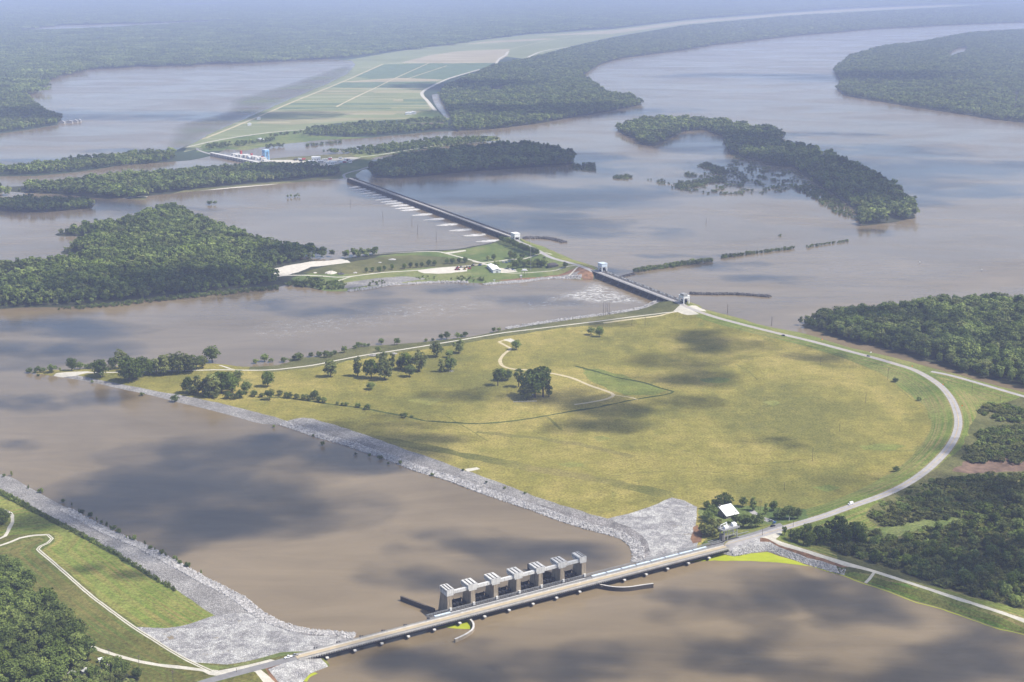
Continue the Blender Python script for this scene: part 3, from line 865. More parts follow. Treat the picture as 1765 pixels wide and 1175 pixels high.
# wooded islands standing in the flood: low mud sheets under the trees
ISL = {
    'G': "640,300 645,291 680,280 730,272 800,264 850,260 900,257 950,260 985,271 988,282 960,286 920,288 860,292 800,296 740,302 690,307 650,306",
    'J': "1063,225 1080,217 1110,209 1165,207 1215,210 1260,215 1290,222 1330,226 1352,235 1342,242 1338,248 1380,257 1430,270 1490,297 1540,326 1570,354 1577,375 1540,383 1490,389 1480,383 1478,370 1460,350 1430,330 1400,312 1385,300 1370,288 1330,285 1290,272 1260,268 1253,248 1250,235 1215,224 1180,226 1150,241 1130,251 1105,249 1098,239 1075,231",
    'I': "1437,122 1465,98 1522,82 1590,74 1675,58 1765,53 2100,45 2100,260 1765,211 1716,206 1641,194 1573,184 1505,173 1458,165 1442,154 1451,142",
    'O': "-200,365 0,363 70,366 110,363 158,358 160,352 100,350 40,348 0,351 -200,355",
    'RW': "1378,560 1420,574 1454,586 1505,596 1556,610 1607,625 1676,647 1765,667 1900,700 2050,715 2050,520 1900,525 1765,527 1700,525 1640,525 1560,536 1480,545 1400,550",
}
for k, s in ISL.items():
    p = ragged(dense(P(s, 0.3), True, 25.0), 4.0, 20.0)
    sheet('wooded_island', p, 0.3, 'floor', kind='structure')

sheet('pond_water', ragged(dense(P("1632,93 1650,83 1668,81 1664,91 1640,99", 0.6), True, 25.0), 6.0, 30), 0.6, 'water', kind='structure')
# ------------------------------------------------------------------ tree meshes
def crown_mesh(name, seed, W, H, z0, nblob, nleaf, size, shape='round', mat='leaf'):
    """leaf sized faces spread over many small clumps inside an uneven crown; the tree is H high"""
    rs = np.random.RandomState(seed)
    V, F = [], []
    cz = (z0 + H) / 2
    hz = (H - z0) / 2
    blobs = []
    for i in range(nblob):
        for _ in range(60):
            p = rs.uniform(-1, 1, 3)
            r = np.linalg.norm(p)
            if r > 1 or r < 0.35:
                continue
            t = (p[2] + 1) / 2
            lim = {'round': 1.0, 'cone': 1.08 - t * 0.95, 'col': 0.95, 'open': 1.0, 'vase': 0.55 + 0.5 * t, 'low': 1.0}[shape]
            if math.hypot(p[0], p[1]) > lim:
                continue
            break
        rb = (0.26 + 0.16 * rs.rand()) * min(W / 2, hz) * (0.8 if shape in ('open', 'cone') else 1.0)
        c = np.array([p[0] * (W / 2 - rb * 0.7), p[1] * (W / 2 - rb * 0.7), cz + p[2] * (hz - rb * 0.7)])
        blobs.append((c, rb))
    per = max(4, nleaf // nblob)
    for c, rb in blobs:
        for k in range(per):
            d = rs.normal(size=3)
            d /= np.linalg.norm(d)
            if d[2] < -0.55:
                d[2] = -d[2]
            p = c + d * rb * (0.72 + 0.36 * rs.rand()) * np.array([1.1, 1.1, 0.9])
            nrm = d * 0.9 + rs.normal(size=3) * 0.45 + np.array([0, 0, 0.25])
            nrm /= np.linalg.norm(nrm)
            a = np.cross(nrm, [0, 0, 1.0] if abs(nrm[2]) < 0.9 else [1.0, 0, 0])
            a /= np.linalg.norm(a)
            b = np.cross(nrm, a)
            th = rs.rand() * 6.283
            a, b = a * math.cos(th) + b * math.sin(th), -a * math.sin(th) + b * math.cos(th)
            s = size * (0.6 + 0.8 * rs.rand()) / 2
            k0 = len(V)
            V += [p - a * s, p + b * s * 0.8, p + a * s, p - b * s * 0.8]
            F += [(k0, k0 + 1, k0 + 2, k0 + 3)]
    me = bpy.data.meshes.new(name)
    me.from_pydata([tuple(v) for v in V], [], F)
    me.update()
    me.materials.append(M[mat])
    return me

def trunk_mesh(name, seed, H, r, spread):
    rs = random.Random(seed)
    m = MB()
    m.cyl(0, 0, -0.4, H * 0.3, r * 1.15, r * 0.8, 7)
    m.cyl(0, 0, H * 0.3, H * 0.78, r * 0.8, r * 0.3, 6)
    for i in range(5):
        a = rs.uniform(0, 6.28)
        z = H * rs.uniform(0.28, 0.5)
        m.bar((0, 0, z), (math.cos(a) * spread * 0.7, math.sin(a) * spread * 0.7, z + H * rs.uniform(0.15, 0.3)), r * 0.6)
    me = m.mesh(name)
    me.materials.append(M['bark'])
    return me

# kind: (crown mesh, trunk mesh); every mesh is for a tree ten metres high, scaled per tree
KIND = {}
def kind(k, n, **kw):
    KIND[k] = []
    for i in range(n):
        kw2 = dict(kw)
        tr = kw2.pop('trunk', 0.28)
        c = crown_mesh('crown_' + k, 100 + i * 7 + len(KIND) * 31, **kw2)
        t = trunk_mesh('trunk_' + k, 50 + i, 9.5, tr, kw2['W'] / 2)
        KIND[k].append((c, t))
kind('round', 3, W=9.8, H=10, z0=0.9, nblob=34, nleaf=1300, size=0.85, shape='round', mat='leaf')
kind('grey', 3, W=8.0, H=10, z0=0.6, nblob=40, nleaf=1200, size=0.8, shape='open', mat='leafgrey')
kind('slim', 2, W=5.2, H=10, z0=0.4, nblob=26, nleaf=900, size=0.72, shape='col', mat='leafgrey')
kind('cone', 2, W=5.2, H=10, z0=0.7, nblob=34, nleaf=1100, size=0.7, shape='cone', mat='leaf')
kind('bush', 3, W=13, H=10, z0=0.0, nblob=26, nleaf=900, size=1.2, shape='low', mat='leaf')
kind('dark', 3, W=8.4, H=10, z0=0.5, nblob=38, nleaf=1300, size=0.8, shape='round', mat='leafdark')
kind('pine', 2, W=6.0, H=10, z0=2.2, nblob=34, nleaf=900, size=0.7, shape='open', mat='leafdark')
kind('greybush', 2, W=12, H=10, z0=0.0, nblob=24, nleaf=800, size=1.1, shape='low', mat='leafgrey')
kind('olive', 3, W=16, H=10, z0=-0.5, nblob=40, nleaf=1300, size=1.3, shape='low', mat='leafolive')
kind('wood', 4, W=6.6, H=10, z0=2.4, nblob=34, nleaf=1300, size=0.62, shape='vase', mat='leaf')

tree_count = 0
def tree(x, y, z, h, kindname, label, group=None, cat='tree', name=None, sx=1.0):
    global tree_count
    v = KIND[kindname]
    c, t = v[tree_count % len(v)]
    tree_count += 1
    s = h / 10.0
    nm = name or ('shrub' if cat == 'shrub' else 'tree')
    o = thing(nm, label, cat, (x, y, z), rnd.uniform(0, 6.28), group)
    o.scale = (s * sx * rnd.uniform(0.92, 1.1), s * sx * rnd.uniform(0.92, 1.1), s)
    use('trunk', t, o)
    use('crown', c, o)
    return o

ALL_LANDS = [isl, bl, mid]
def ground(x, y, land=None):
    p = np.array([[x, y]])
    for l in ([land] if land else ALL_LANDS):
        if inside(p, l.out)[0]:
            return float(l.height(p)[0])
    return 0.0

def on(px, py, land=None):
    """world point of the land surface seen at a photo pixel"""
    z = 1.5
    for _ in range(5):
        x, y = at(px, py, z)
        z = 0.5 * z + 0.5 * ground(x, y, land)
    x, y = at(px, py, z)
    return x, y, ground(x, y, land)

ORD = ['leftmost'] + [w + ' from left' for w in 'second third fourth fifth sixth seventh eighth ninth tenth eleventh twelfth thirteenth fourteenth fifteenth sixteenth seventeenth eighteenth nineteenth twentieth twenty-first twenty-second twenty-third twenty-fourth twenty-fifth twenty-sixth twenty-seventh twenty-eighth twenty-ninth thirtieth'.split()]

def trees(rows, group=None, label=None, cat='tree', land=None):
    """rows of 'px,py,height in px,kind[,label]'"""
    order = {id(r): i for i, r in enumerate(sorted(rows, key=lambda q: q[0]))}
    for r in rows:
        px, py, h, k = r[:4]
        lb = r[4] if len(r) > 4 else label
        if len(r) == 4 and len(rows) <= 30:
            i = order[id(r)]
            lb = (ORD[i] if i < len(rows) - 1 else 'rightmost') + ' ' + label
        x, y, z = on(px, py, land)
        tree(x, y, z - 0.1, h * mpp(px, py) * 1.12, k, lb, group if len(r) < 5 or label else None, cat)

# single trees of the pasture
T = [
 (570, 649.5, 29, 'grey', 'open grey green tree with white stones at its foot below the levee track'),
 (616.6, 648, 32, 'slim', 'upright grey green tree standing alone left of the densest pasture clump'),
 (658.6, 628, 22, 'grey', 'grey green tree rising behind the densest clump in the pasture'),
 (675.6, 636, 26, 'slim', 'narrow grey tree at the right edge of the densest pasture clump'),
 (640, 652, 32, 'dark', 'darkest left tree of the dense pasture clump'),
 (663, 654, 33, 'grey', 'broad grey tree in front of the dense pasture clump'),
 (700.5, 637, 29, 'dark', 'tall dark tree at the back of the three tree clump in the pasture'),
 (722, 640, 33, 'grey', 'tall grey right tree of the three tree clump in the pasture'),
 (706, 649, 20, 'round', 'low round green tree in front of the three tree clump'),
 (690, 636, 17, 'dark', 'small dark tree at the left foot of the three tree clump'),
 (752.6, 615, 26, 'grey', 'full egg shaped grey tree standing alone below the gravel levee track'),
 (791, 608.5, 24, 'grey', 'ragged open tree close below the gravel levee track'),
 (775, 616, 13, 'round', 'small dark round tree between the egg shaped tree and the ragged tree'),
 (760.6, 641, 22, 'slim', 'pale thin grey tree beside a rounder green one'),
 (776.5, 639, 22, 'round', 'rounded green tree beside a pale thin grey one'),
 (639, 671, 13, 'bush', 'single round bush in the open pasture below the dense clump'),
 (652, 606.5, 9, 'round', 'small round tree beside a heap of pale stones at the levee track'),
 (657, 593, 10, 'round', 'small tree on the river side of the levee track, left of a wider one'),
 (684, 594, 12, 'round', 'wide dark round tree on the river side of the levee track'),
 (890, 602.6, 16, 'round', 'round tree beside the pale pad and the bend of the dirt track'),
 (858, 664.5, 29, 'pine', 'dark narrow tree left of the big grove, foremost of three'),
 (866, 656, 21, 'dark', 'dark tree behind the narrow one left of the big grove'),
 (875, 655, 17, 'round', 'rounded right tree of the three left of the big grove'),
 (894, 667, 30, 'pine', 'thin tree at the left edge of the big dark grove'),
 (908, 689, 28, 'grey', 'pale grey green tree in front of the big dark grove'),
 (911, 682, 44, 'pine', 'tall left tree of the big dark grove'),
 (922, 685, 47, 'dark', 'tallest middle tree of the big dark grove'),
 (936, 684, 51, 'pine', 'tall right tree of the big dark grove'),
 (929, 676, 40, 'wood', 'rear tree of the big dark grove'),
 (946, 684, 28, 'slim', 'slim tree just right of the big dark grove'),
 (1019, 577, 13, 'round', 'small left tree of a pair in the far pasture corner'),
 (1033, 580, 17, 'dark', 'large right tree of a pair in the far pasture corner'),
 (1543, 658, 8, 'bush', 'small round bush on the levee slope by the fence post'),
 (1584, 690.5, 7, 'bush', 'low dark bush at the inner edge of the mown levee'),
 (1544.6, 812, 9, 'bush', 'low bush on the fence line beside the lower bend of the road'),
 (462, 666, 25, 'dark', 'single upright dark tree in the grass below the levee track'),
 (465, 688, 17, 'round', 'round green tree right of the big thicket'),
 (366, 624, 27, 'round', 'tall tree at the water edge, right end of the levee tree row'),
 (124, 638, 21, 'dark', 'tall dark tree near the tip of the point'),
 (173.6, 650, 30, 'dark', 'dark leafy tree on the riprap side of the gravel track near the point'),
 (301.4, 692, 12, 'bush', 'bush standing in the water against the grey bank'),
 (543, 688, 15, 'round', 'tallest rounded tree in the hedge along the ditch'),
 (1298, 880, 27, 'cone', 'conical tree right of the white roofed house'),
 (1280.6, 873, 16, 'round', 'round tree behind the white roofed house'),
 (1320, 886, 21, 'cone', 'pointed tree beside the twin light poles'),
 (1333, 880, 17, 'dark', 'dark upright tree behind the pointed one by the light poles'),
 (1227.6, 922, 26, 'olive', 'large dark spreading tree beside the pale stone slope'),
]
trees(T, cat='tree')
trees([(1248.7, 876, 25, 'round'), (1237, 880, 23, 'round'), (1226, 893, 22, 'round'), (1218, 877, 14, 'dark'), (1221, 899, 19, 'round')], 'trees behind the white roofed house', 'leafy tree in the cluster left of the white roofed house')
trees([(1267, 902, 15, 'round'), (1280.6, 907, 20, 'round'), (1293, 909.5, 22, 'round'), (1306.5, 908, 22, 'round')], 'trees before the white roofed house', 'green tree between the white roofed house and the crane')
trees([(1346, 895, 19, 'round'), (1361, 894, 22, 'round'), (1374.5, 894, 17, 'round'), (1340, 893, 12, 'bush')], 'trees by the junction', 'round tree in the clump beside the road junction')
trees([(323.5, 677, 26, 'dark'), (342, 677, 29, 'slim'), (354, 681, 31, 'slim'), (367, 684, 38, 'grey'), (381.6, 677, 36, 'dark'), (394, 670, 28, 'dark'), (410.6, 662, 24, 'grey'), (401.5, 677, 26, 'dark'), (425, 677, 19, 'round'), (333, 680, 18, 'greybush')], 'trees of the thicket', 'grey green tree in the thicket beside the grey bank')
trees([(416, 686, 14, 'bush'), (438, 682, 10, 'bush'), (371, 686, 12, 'greybush'), (393, 687, 12, 'bush'), (404, 688, 10, 'greybush'), (356, 685, 11, 'bush')], 'bushes of the thicket', 'low bush along the front of the thicket beside the grey bank', 'shrub')
trees([(90, 641, 13, 'bush'), (51, 642, 9, 'bush'), (65, 642, 11, 'bush'), (138, 636, 12, 'round'), (150, 635, 9, 'bush'), (158, 635, 10, 'bush'), (104, 640, 8, 'slim'), (75, 640, 7, 'bush')], 'bushes on the point', 'small green bush standing by the water at the tip of the point', 'shrub')
trees([(194, 636, 19, 'dark'), (208, 634, 30, 'grey'), (223, 657, 40, 'dark'), (235, 655, 31, 'dark'), (245, 650, 34, 'dark'), (259, 646, 26, 'dark'), (282.6, 646, 34, 'grey'), (308, 643, 34, 'grey'), (330, 641, 29, 'grey'), (339, 637, 24, 'round'), (350, 634, 20, 'grey'), (220, 640, 26, 'grey'), (270, 641, 22, 'round'), (297, 642, 30, 'grey'), (318, 640, 30, 'grey')], 'trees along the track to the point', 'tall tree of the row lining the gravel track to the point')
trees([(452, 684, 8, 'greybush'), (483, 681, 9, 'greybush'), (496.7, 686, 11, 'bush'), (512, 687, 9, 'greybush'), (525, 688, 10, 'greybush'), (534, 689, 9, 'greybush'), (559, 693, 9, 'bush'), (549, 692, 9, 'bush'), (582, 697, 6, 'greybush'), (590, 698, 5, 'bush'), (597, 699, 6, 'bush'), (617, 702, 8, 'bush'), (633, 706, 10, 'bush'), (697.5, 719, 8, 'bush'), (709, 720, 5, 'bush'), (692, 718, 6, 'bush')], 'bushes along the ditch', 'grey green bush of the hedge following the pasture ditch', 'shrub')
trees([(441, 626, 8, 'bush'), (456, 623, 13, 'round'), (467, 624, 7, 'bush'), (490, 624, 9, 'bush'), (515, 619, 12, 'bush'), (507, 619, 7, 'greybush'), (536.6, 614.5, 8, 'bush'), (550, 614, 9, 'bush'), (563, 615, 11, 'bush'), (570, 614, 8, 'bush'), (577, 610, 7, 'bush'), (593.7, 607, 11, 'round'), (612, 600, 6, 'bush'), (617, 597, 8, 'round'), (621, 597, 7, 'bush'), (628, 597, 6, 'bush'), (635, 596, 5, 'bush'), (760.6, 585, 10, 'round'), (770, 584, 12, 'round'), (788.4, 583, 10, 'round'), (802, 580, 9, 'round'), (795, 582, 7, 'bush'), (851, 572, 8, 'round'), (860, 571, 7, 'round'), (734, 588, 5, 'bush'), (746, 587, 5, 'bush')], 'bushes on the river side of the levee track', 'small bushy tree on the river edge beside the levee track', 'shrub')
BB = "136,880.5 156.6,889 167,896 175,901 184,906 196,911 218,926.5 231.5,930 250,938 259,945 267,947 279,954 286,957 300,962 305,966 310,971 320,974 323.5,976 347,988 109,865 124,870 70,848 49,841 7,821 20,819 142,884 190,909 205,918 224,929"
trees([(float(a.split(',')[0]), float(a.split(',')[1]) + 1, 5.5 + 4 * ((i * 37) % 10) / 10, ('slim', 'bush', 'cone', 'round')[i % 4]) for i, a in enumerate(BB.split())], 'saplings along the lower grey bank', 'little sapling rooted at the water line of the lower grey bank', 'shrub', bl)
WB = "66,648 159,660 245,682 556,768 613,784 637,787 655,791 669,800 745,820 690,800 540,752 472,737"
trees([(float(a.split(',')[0]), float(a.split(',')[1]), 4 + 4 * ((i * 53) % 10) / 10, ('bush', 'round')[i % 2]) for i, a in enumerate(WB.split())], 'bushes in the water below the pasture bank', 'little bush drowned in the basin water below the pasture bank', 'shrub')
for px, py, lb in ((838, 832, 'dark little bush at the top of the grey bank, right of the concrete pad'), (870, 842, 'small bush on the bank top between a dark bush and the stone apron'), (905, 851, 'flat green bush on the bank top nearest the stone apron'), (798, 811, 'tiny bush touching the pale concrete pad')):
    trees([(px, py, 4, 'bush', lb)], cat='shrub')
# the pines between the gravel road and the ring road
trees([(1352, 922, 15, 'pine'), (1362, 931, 19, 'pine'), (1374, 935, 23, 'dark'), (1385, 939, 23, 'pine'), (1396, 942, 25, 'dark'), (1407, 939, 24, 'pine'), (1420, 937, 28, 'dark'), (1434, 931, 30, 'pine'), (1392, 919, 17, 'dark'), (1425, 919, 21, 'pine'), (1446, 924, 34, 'dark'), (1478, 931, 31, 'dark'), (1462, 936, 26, 'pine'), (1410, 926, 20, 'dark'), (1452, 932, 27, 'pine'), (1440, 940, 22, 'dark'), (1470, 925, 24, 'dark'), (1380, 927, 18, 'pine')], 'trees between the white gravel road and the highway', 'dark tree between the white gravel road and the highway')
# the middle island
trees([(px, py, h, 'dark') for px, py, h in ((631.5, 469, 8), (642, 468, 8), (654, 469, 10), (663, 465.5, 8), (676, 464, 9), (697, 463, 9), (708, 461, 9), (718, 461, 8), (727, 460, 8), (739, 458.5, 11), (749, 457.5, 9), (770.5, 454.5, 9), (780, 454.5, 10), (791, 453.5, 9), (802, 452.6, 10))], 'row of small trees along the sand lot road', 'small tree of the spaced row beside the sand lot road', land=mid)
trees([(863.5, 416, 9, 'dark'), (868, 418, 10, 'dark'), (873, 420, 11, 'dark'), (878, 422, 11, 'dark'), (883, 424, 12, 'dark'), (888, 427, 12, 'dark'), (893, 429, 12, 'dark'), (898, 431, 12, 'dark'), (903, 433, 12, 'dark'), (908, 435, 12, 'dark'), (914, 437, 12, 'dark'), (920, 439, 12, 'dark'), (926, 440, 11, 'dark')], 'hedge trees below the levee road', 'dense dark tree in the hedge below the levee road', land=mid)
trees([(841, 449, 9, 'grey', 'thin bare looking tree on the lawn left of a fuller one'), (851, 448, 10, 'dark', 'single tree on the open lawn above the warehouse'), (856, 461, 12, 'round', 'round green tree directly behind the white warehouse'), (880, 445, 13, 'grey', 'ragged tall tree at the lawn edge'), (887, 448, 13, 'dark', 'dark tree right of the ragged one at the lawn edge'), (900, 446, 10, 'round', 'round tree right of the lawn edge pair'), (974, 461, 9, 'round', 'round tree alone beside the levee road junction')], land=mid)
trees([(884, 462, 12, 'dark'), (879, 463, 10, 'round'), (890, 463, 14, 'dark'), (896, 457, 13, 'dark'), (903, 461, 13, 'round'), (912, 459, 13, 'dark'), (919, 461, 12, 'round'), (926, 460, 14, 'dark'), (934, 461, 12, 'dark'), (938, 458, 12, 'round')], 'shade trees around the workshop', 'shade tree between the parked cars and the dark roofed house', land=mid)

# ------------------------------------------------------------------ woods
PROTO = bpy.data.collections.new('wood_parts')
def proto_set(key, n, lod, mats, shapes=('vase', 'round')):
    c = bpy.data.collections.new('wood_' + key)
    for i in range(n):
        nb, nl, sz = lod
        W = 6.4 + 1.2 * (i % 3)
        m = crown_mesh('wood_tree', 900 + i * 13 + len(key), W, 10, 1.6, nb, nl, sz, shapes[i % len(shapes)], mats[i % len(mats)])
        o = bpy.data.objects.new('wood_%s_%02d' % (key, i), m)
        c.objects.link(o)
    return c
def low_set(key, n, mats, W=15.0, lod=(24, 420, 2.0)):
    c = bpy.data.collections.new('wood_' + key)
    for i in range(n):
        m = crown_mesh('wood_bush', 700 + i * 11, W, 10, -1.0, lod[0], lod[1], lod[2], 'low', mats[i % len(mats)])
        c.objects.link(bpy.data.objects.new('wood_%s_%02d' % (key, i), m))
    return c
def clump_set(key, n, mats):
    """a hundred metre piece of far wood, crowns only"""
    c = bpy.data.collections.new('wood_' + key)
    for i in range(n):
        rs = np.random.RandomState(40 + i)
        V, F = [], []
        for k in range(70):
            cx, cy_ = rs.uniform(-52, 52, 2)
            h = rs.uniform(13, 21)
            w = rs.uniform(5, 8.5)
            for q in range(14):
                d = rs.normal(size=3); d /= np.linalg.norm(d); d[2] = abs(d[2])
                p = np.array([cx, cy_, h - w * 0.8]) + d * np.array([w, w, w * 0.8])
                nrm = d + rs.normal(size=3) * 0.3
                nrm /= np.linalg.norm(nrm)
                a = np.cross(nrm, [0.3, 0.9, 0.3]); a /= np.linalg.norm(a)
                b = np.cross(nrm, a)
                s = w * 0.55
                j = len(V)
                V += [tuple(p - a * s), tuple(p + b * s), tuple(p + a * s), tuple(p - b * s)]
                F.append((j, j + 1, j + 2, j + 3))
        me = bpy.data.meshes.new('wood_clump')
        me.from_pydata(V, [], F)
        me.materials.append(M[mats[i % len(mats)]])
        c.objects.link(bpy.data.objects.new('wood_%s_%02d' % (key, i), me))
    return c
def rock_set():
    c = bpy.data.collections.new('loose_rocks')
    for i in range(5):
        rs = np.random.RandomState(i)
        m = MB()
        ph = (1 + 5 ** 0.5) / 2
        v = [(-1, ph, 0), (1, ph, 0), (-1, -ph, 0), (1, -ph, 0), (0, -1, ph), (0, 1, ph), (0, -1, -ph), (0, 1, -ph), (ph, 0, -1), (ph, 0, 1), (-ph, 0, -1), (-ph, 0, 1)]
        f = [(0, 11, 5), (0, 5, 1), (0, 1, 7), (0, 7, 10), (0, 10, 11), (1, 5, 9), (5, 11, 4), (11, 10, 2), (10, 7, 6), (7, 1, 8), (3, 9, 4), (3, 4, 2), (3, 2, 6), (3, 6, 8), (3, 8, 9), (4, 9, 5), (2, 4, 11), (6, 2, 10), (8, 6, 7), (9, 8, 1)]
        m.add([tuple(np.array(q) * rs.uniform(0.35, 0.7, 3) * np.array([1, 1, 0.75])) for q in v], f)
        me = m.mesh('loose_rock')
        me.materials.append(M['rock' if i < 5 else 'jetty'])
        c.objects.link(bpy.data.objects.new('rock_%02d' % i, me))
    return c

SET_MID = proto_set('mid', 8, (16, 260, 1.45), ['leaf', 'leaf', 'leafdark', 'leaf', 'leafgrey', 'leaf', 'leafdark', 'leaf'])
SET_NEAR = proto_set('near', 6, (30, 900, 0.8), ['leaf', 'leaf', 'leafdark', 'leaf', 'leafgrey', 'leaf'])
SET_FAR = proto_set('far', 6, (9, 80, 2.6), ['leaf', 'leafdark', 'leaf', 'leafgrey'])
SET_BRUSH = low_set('brush', 6, ['leafolive', 'leafolive', 'leafdark', 'leafolive', 'leaf'], 16.0)
SET_LOW = low_set('low', 4, ['leaf', 'leafdark', 'leafgrey'], 15.0, (14, 160, 2.6))
SET_CLUMP = clump_set('clump', 5, ['leaf', 'leafdark', 'leaf'])
SET_ROCK = rock_set()
SET_JETTY = bpy.data.collections.new('jetty_rocks')
for o_ in SET_ROCK.objects:
    me_ = o_.data.copy(); me_.materials.clear(); me_.materials.append(M['jetty'])
    SET_JETTY.objects.link(bpy.data.objects.new(o_.name, me_))

def scatter_group():
    g = bpy.data.node_groups.new('scatter', 'GeometryNodeTree')
    g.interface.new_socket('Geometry', in_out='INPUT', socket_type='NodeSocketGeometry')
    g.interface.new_socket('Parts', in_out='INPUT', socket_type='NodeSocketCollection')
    g.interface.new_socket('Geometry', in_out='OUTPUT', socket_type='NodeSocketGeometry')
    gi, go = g.nodes.new('NodeGroupInput'), g.nodes.new('NodeGroupOutput')
    ci = g.nodes.new('GeometryNodeCollectionInfo')
    ci.inputs['Separate Children'].default_value = True
    ci.inputs['Reset Children'].default_value = True
    ip = g.nodes.new('GeometryNodeInstanceOnPoints')
    ip.inputs['Pick Instance'].default_value = True
    def na(nm, dt):
        n = g.nodes.new('GeometryNodeInputNamedAttribute')
        n.data_type = dt
        n.inputs['Name'].default_value = nm
        return [o for o in n.outputs if o.enabled][0]
    er = g.nodes.new('FunctionNodeEulerToRotation')
    L = g.links.new
    L(gi.outputs[0], ip.inputs['Points'])
    L(gi.outputs[1], ci.inputs['Collection'])
    L(ci.outputs[0], ip.inputs['Instance'])
    L(na('pick', 'INT'), ip.inputs['Instance Index'])
    L(na('turn', 'FLOAT_VECTOR'), er.inputs[0])
    L(er.outputs[0], ip.inputs['Rotation'])
    L(na('size', 'FLOAT_VECTOR'), ip.inputs['Scale'])
    L(ip.outputs[0], go.inputs[0])
    return g
SG = scatter_group()
SG_IN = [s for s in SG.interface.items_tree if s.in_out == 'INPUT' and s.name == 'Parts'][0].identifier

def scatter(name, pts, size, coll, turn=None, **kw):
    n = len(pts)
    me = bpy.data.meshes.new(name)
    me.from_pydata(pts.tolist(), [], [])
    a = me.attributes.new('pick', 'INT', 'POINT'); a.data.foreach_set('value', NR.randint(0, len(coll.objects), n).astype(np.int32))
    if turn is None:
        turn = np.column_stack([np.zeros(n), np.zeros(n), NR.uniform(0, 6.28, n)])
    a = me.attributes.new('turn', 'FLOAT_VECTOR', 'POINT'); a.data.foreach_set('vector', turn.astype(np.float32).ravel())
    a = me.attributes.new('size', 'FLOAT_VECTOR', 'POINT'); a.data.foreach_set('vector', size.astype(np.float32).ravel())
    me.update()
    o = link(bpy.data.objects.new(name, me))
    md = o.modifiers.new('scatter', 'NODES')
    md.node_group = SG
    md[SG_IN] = coll
    return tag(o, kind='stuff', **kw)

def fill(poly, step, jit=0.42):
    x0, y0 = poly.min(0)
    x1, y1 = poly.max(0)
    gx, gy = np.meshgrid(np.arange(x0, x1, step), np.arange(y0, y1, step * 0.92))
    gx[::2] += step / 2
    p = np.stack([gx.ravel(), gy.ravel()], 1)
    p += NR.uniform(-jit, jit, p.shape) * step
    return p[inside(p, poly)]

def wood(poly_px, step, hmin, hmax, coll, label, holes=(), z=0.3, sw=1.0, thin=0.0, name='woodland', rag=5.0, edge_low=0.0, cat='woodland', grain=70.0):
    p = ragged(dense(P(poly_px, z), True, 20.0), rag, 22.0)
    q = fill(p, step)
    for h in holes:
        q = q[~inside(q, P(h, z))]
    n = len(q)
    big = np.array([mnoise.noise(Vector((a / grain, b / grain, 1.0))) for a, b in q])
    if thin:
        q = q[big > thin]; big = big[big > thin]; n = len(q)
    hh = NR.uniform(hmin, hmax, n) * (1 + 0.22 * big)
    if edge_low:
        d, _ = seg_dist(q, p, True)
        hh *= np.clip(0.55 + 0.45 * d / edge_low, 0.5, 1.0)
    s = hh / 10.0
    w = s * sw * NR.uniform(0.72, 1.32, n)
    size = np.column_stack([w, w * NR.uniform(0.9, 1.1, n), s])
    return scatter(name, np.column_stack([q, np.full(n, z)]), size, coll, label=label, cat=cat)

def seg_t(p, line):
    best, tt, acc = 1e9, 0.0, 0.0
    for a, b in zip(line[:-1], line[1:]):
        L = float(np.hypot(*(b - a)))
        t = min(1.0, max(0.0, float((p - a) @ (b - a)) / (L * L)))
        d = float(np.hypot(*(a + (b - a) * t - p)))
        if d < best:
            best, tt = d, acc + t * L
        acc += L
    return tt

def wood_things(poly_px, step, hmin, hmax, kinds, label, group, z=1.5, cat='tree', limit=999, sx=1.0, land=None, holes=(), edge=None):
    p = ragged(dense(P(poly_px, z), True, 15.0), 2.5, 14.0)
    q = fill(p, step)
    for h in holes:
        q = q[~inside(q, P(h, z))]
    # those the photo shows, nearest first
    dep = q[:, 1] * math.cos(PITCH) + (CAM_H - z) * math.sin(PITCH)
    sx_ = q[:, 0] / dep * FPX + IW / 2
    sy_ = IH / 2 + FPX * ((CAM_H - z) * math.cos(PITCH) - q[:, 1] * math.sin(PITCH)) / dep
    see = (sx_ > -16) & (sx_ < IW + 16) & (sy_ < IH + 36)
    q = np.concatenate([q[see][np.argsort(np.hypot(q[see][:, 0], q[see][:, 1]))], q[~see]])
    limit = min(limit, int(see.sum()))
    lab = {}
    if edge:
        line = P(edge[0], z)
        d, _ = seg_dist(q[:limit], line)
        row = [i for i in np.argsort(d) if d[i] < step * 0.75][:29]
        key = line[0] - line[-1]
        row.sort(key=lambda i: float(seg_t(q[i], line)))
        for k, i in enumerate(row):
            lab[i] = (ORD[k].replace('leftmost', 'first').replace(' from left', '') + edge[1])
    for i, (a, b) in enumerate(q[:limit]):
        tree(a, b, ground(a, b, land) - 0.2, rnd.uniform(hmin, hmax), rnd.choice(kinds), lab.get(i, label), group, cat, sx=sx)
    return q[limit:]

# near left wood: every tree a thing
rest = wood_things("-60,1010 0,985 20,992 45,1010 62,1030 78,1050 104,1070 130,1100 146,1126 152,1148 120,1158 90,1180 60,1230 -20,1240 -80,1180", 9.3, 15, 23, ['wood', 'wood', 'wood', 'dark', 'round'], 'leafy green tree inside the lower left wood, away from its grassy edge', 'trees of the lower left wood', 2.5, limit=190, land=bl, edge=('0,985 20,992 45,1010 62,1030 78,1050 104,1070 130,1100 146,1126 152,1148', ' tree from the top along the grassy edge of the lower left wood'))
hh_ = NR.uniform(1.5, 2.2, len(rest))
scatter("woodland", np.column_stack([rest, np.full(len(rest), 2.8)]), np.column_stack([hh_, hh_, hh_]), SET_NEAR, label="rest of the lower left wood running out past the picture edge", cat="woodland")
wood_things("110,1180 150,1152 172,1155 200,1150 228,1160 246,1172 220,1195 150,1215", 8.5, 6, 10, ['greybush', 'bush', 'round'], 'low rounded bush beside the small white shed at the lower left', 'bushes by the white shed', 2.5, 'tree', limit=30, land=bl)
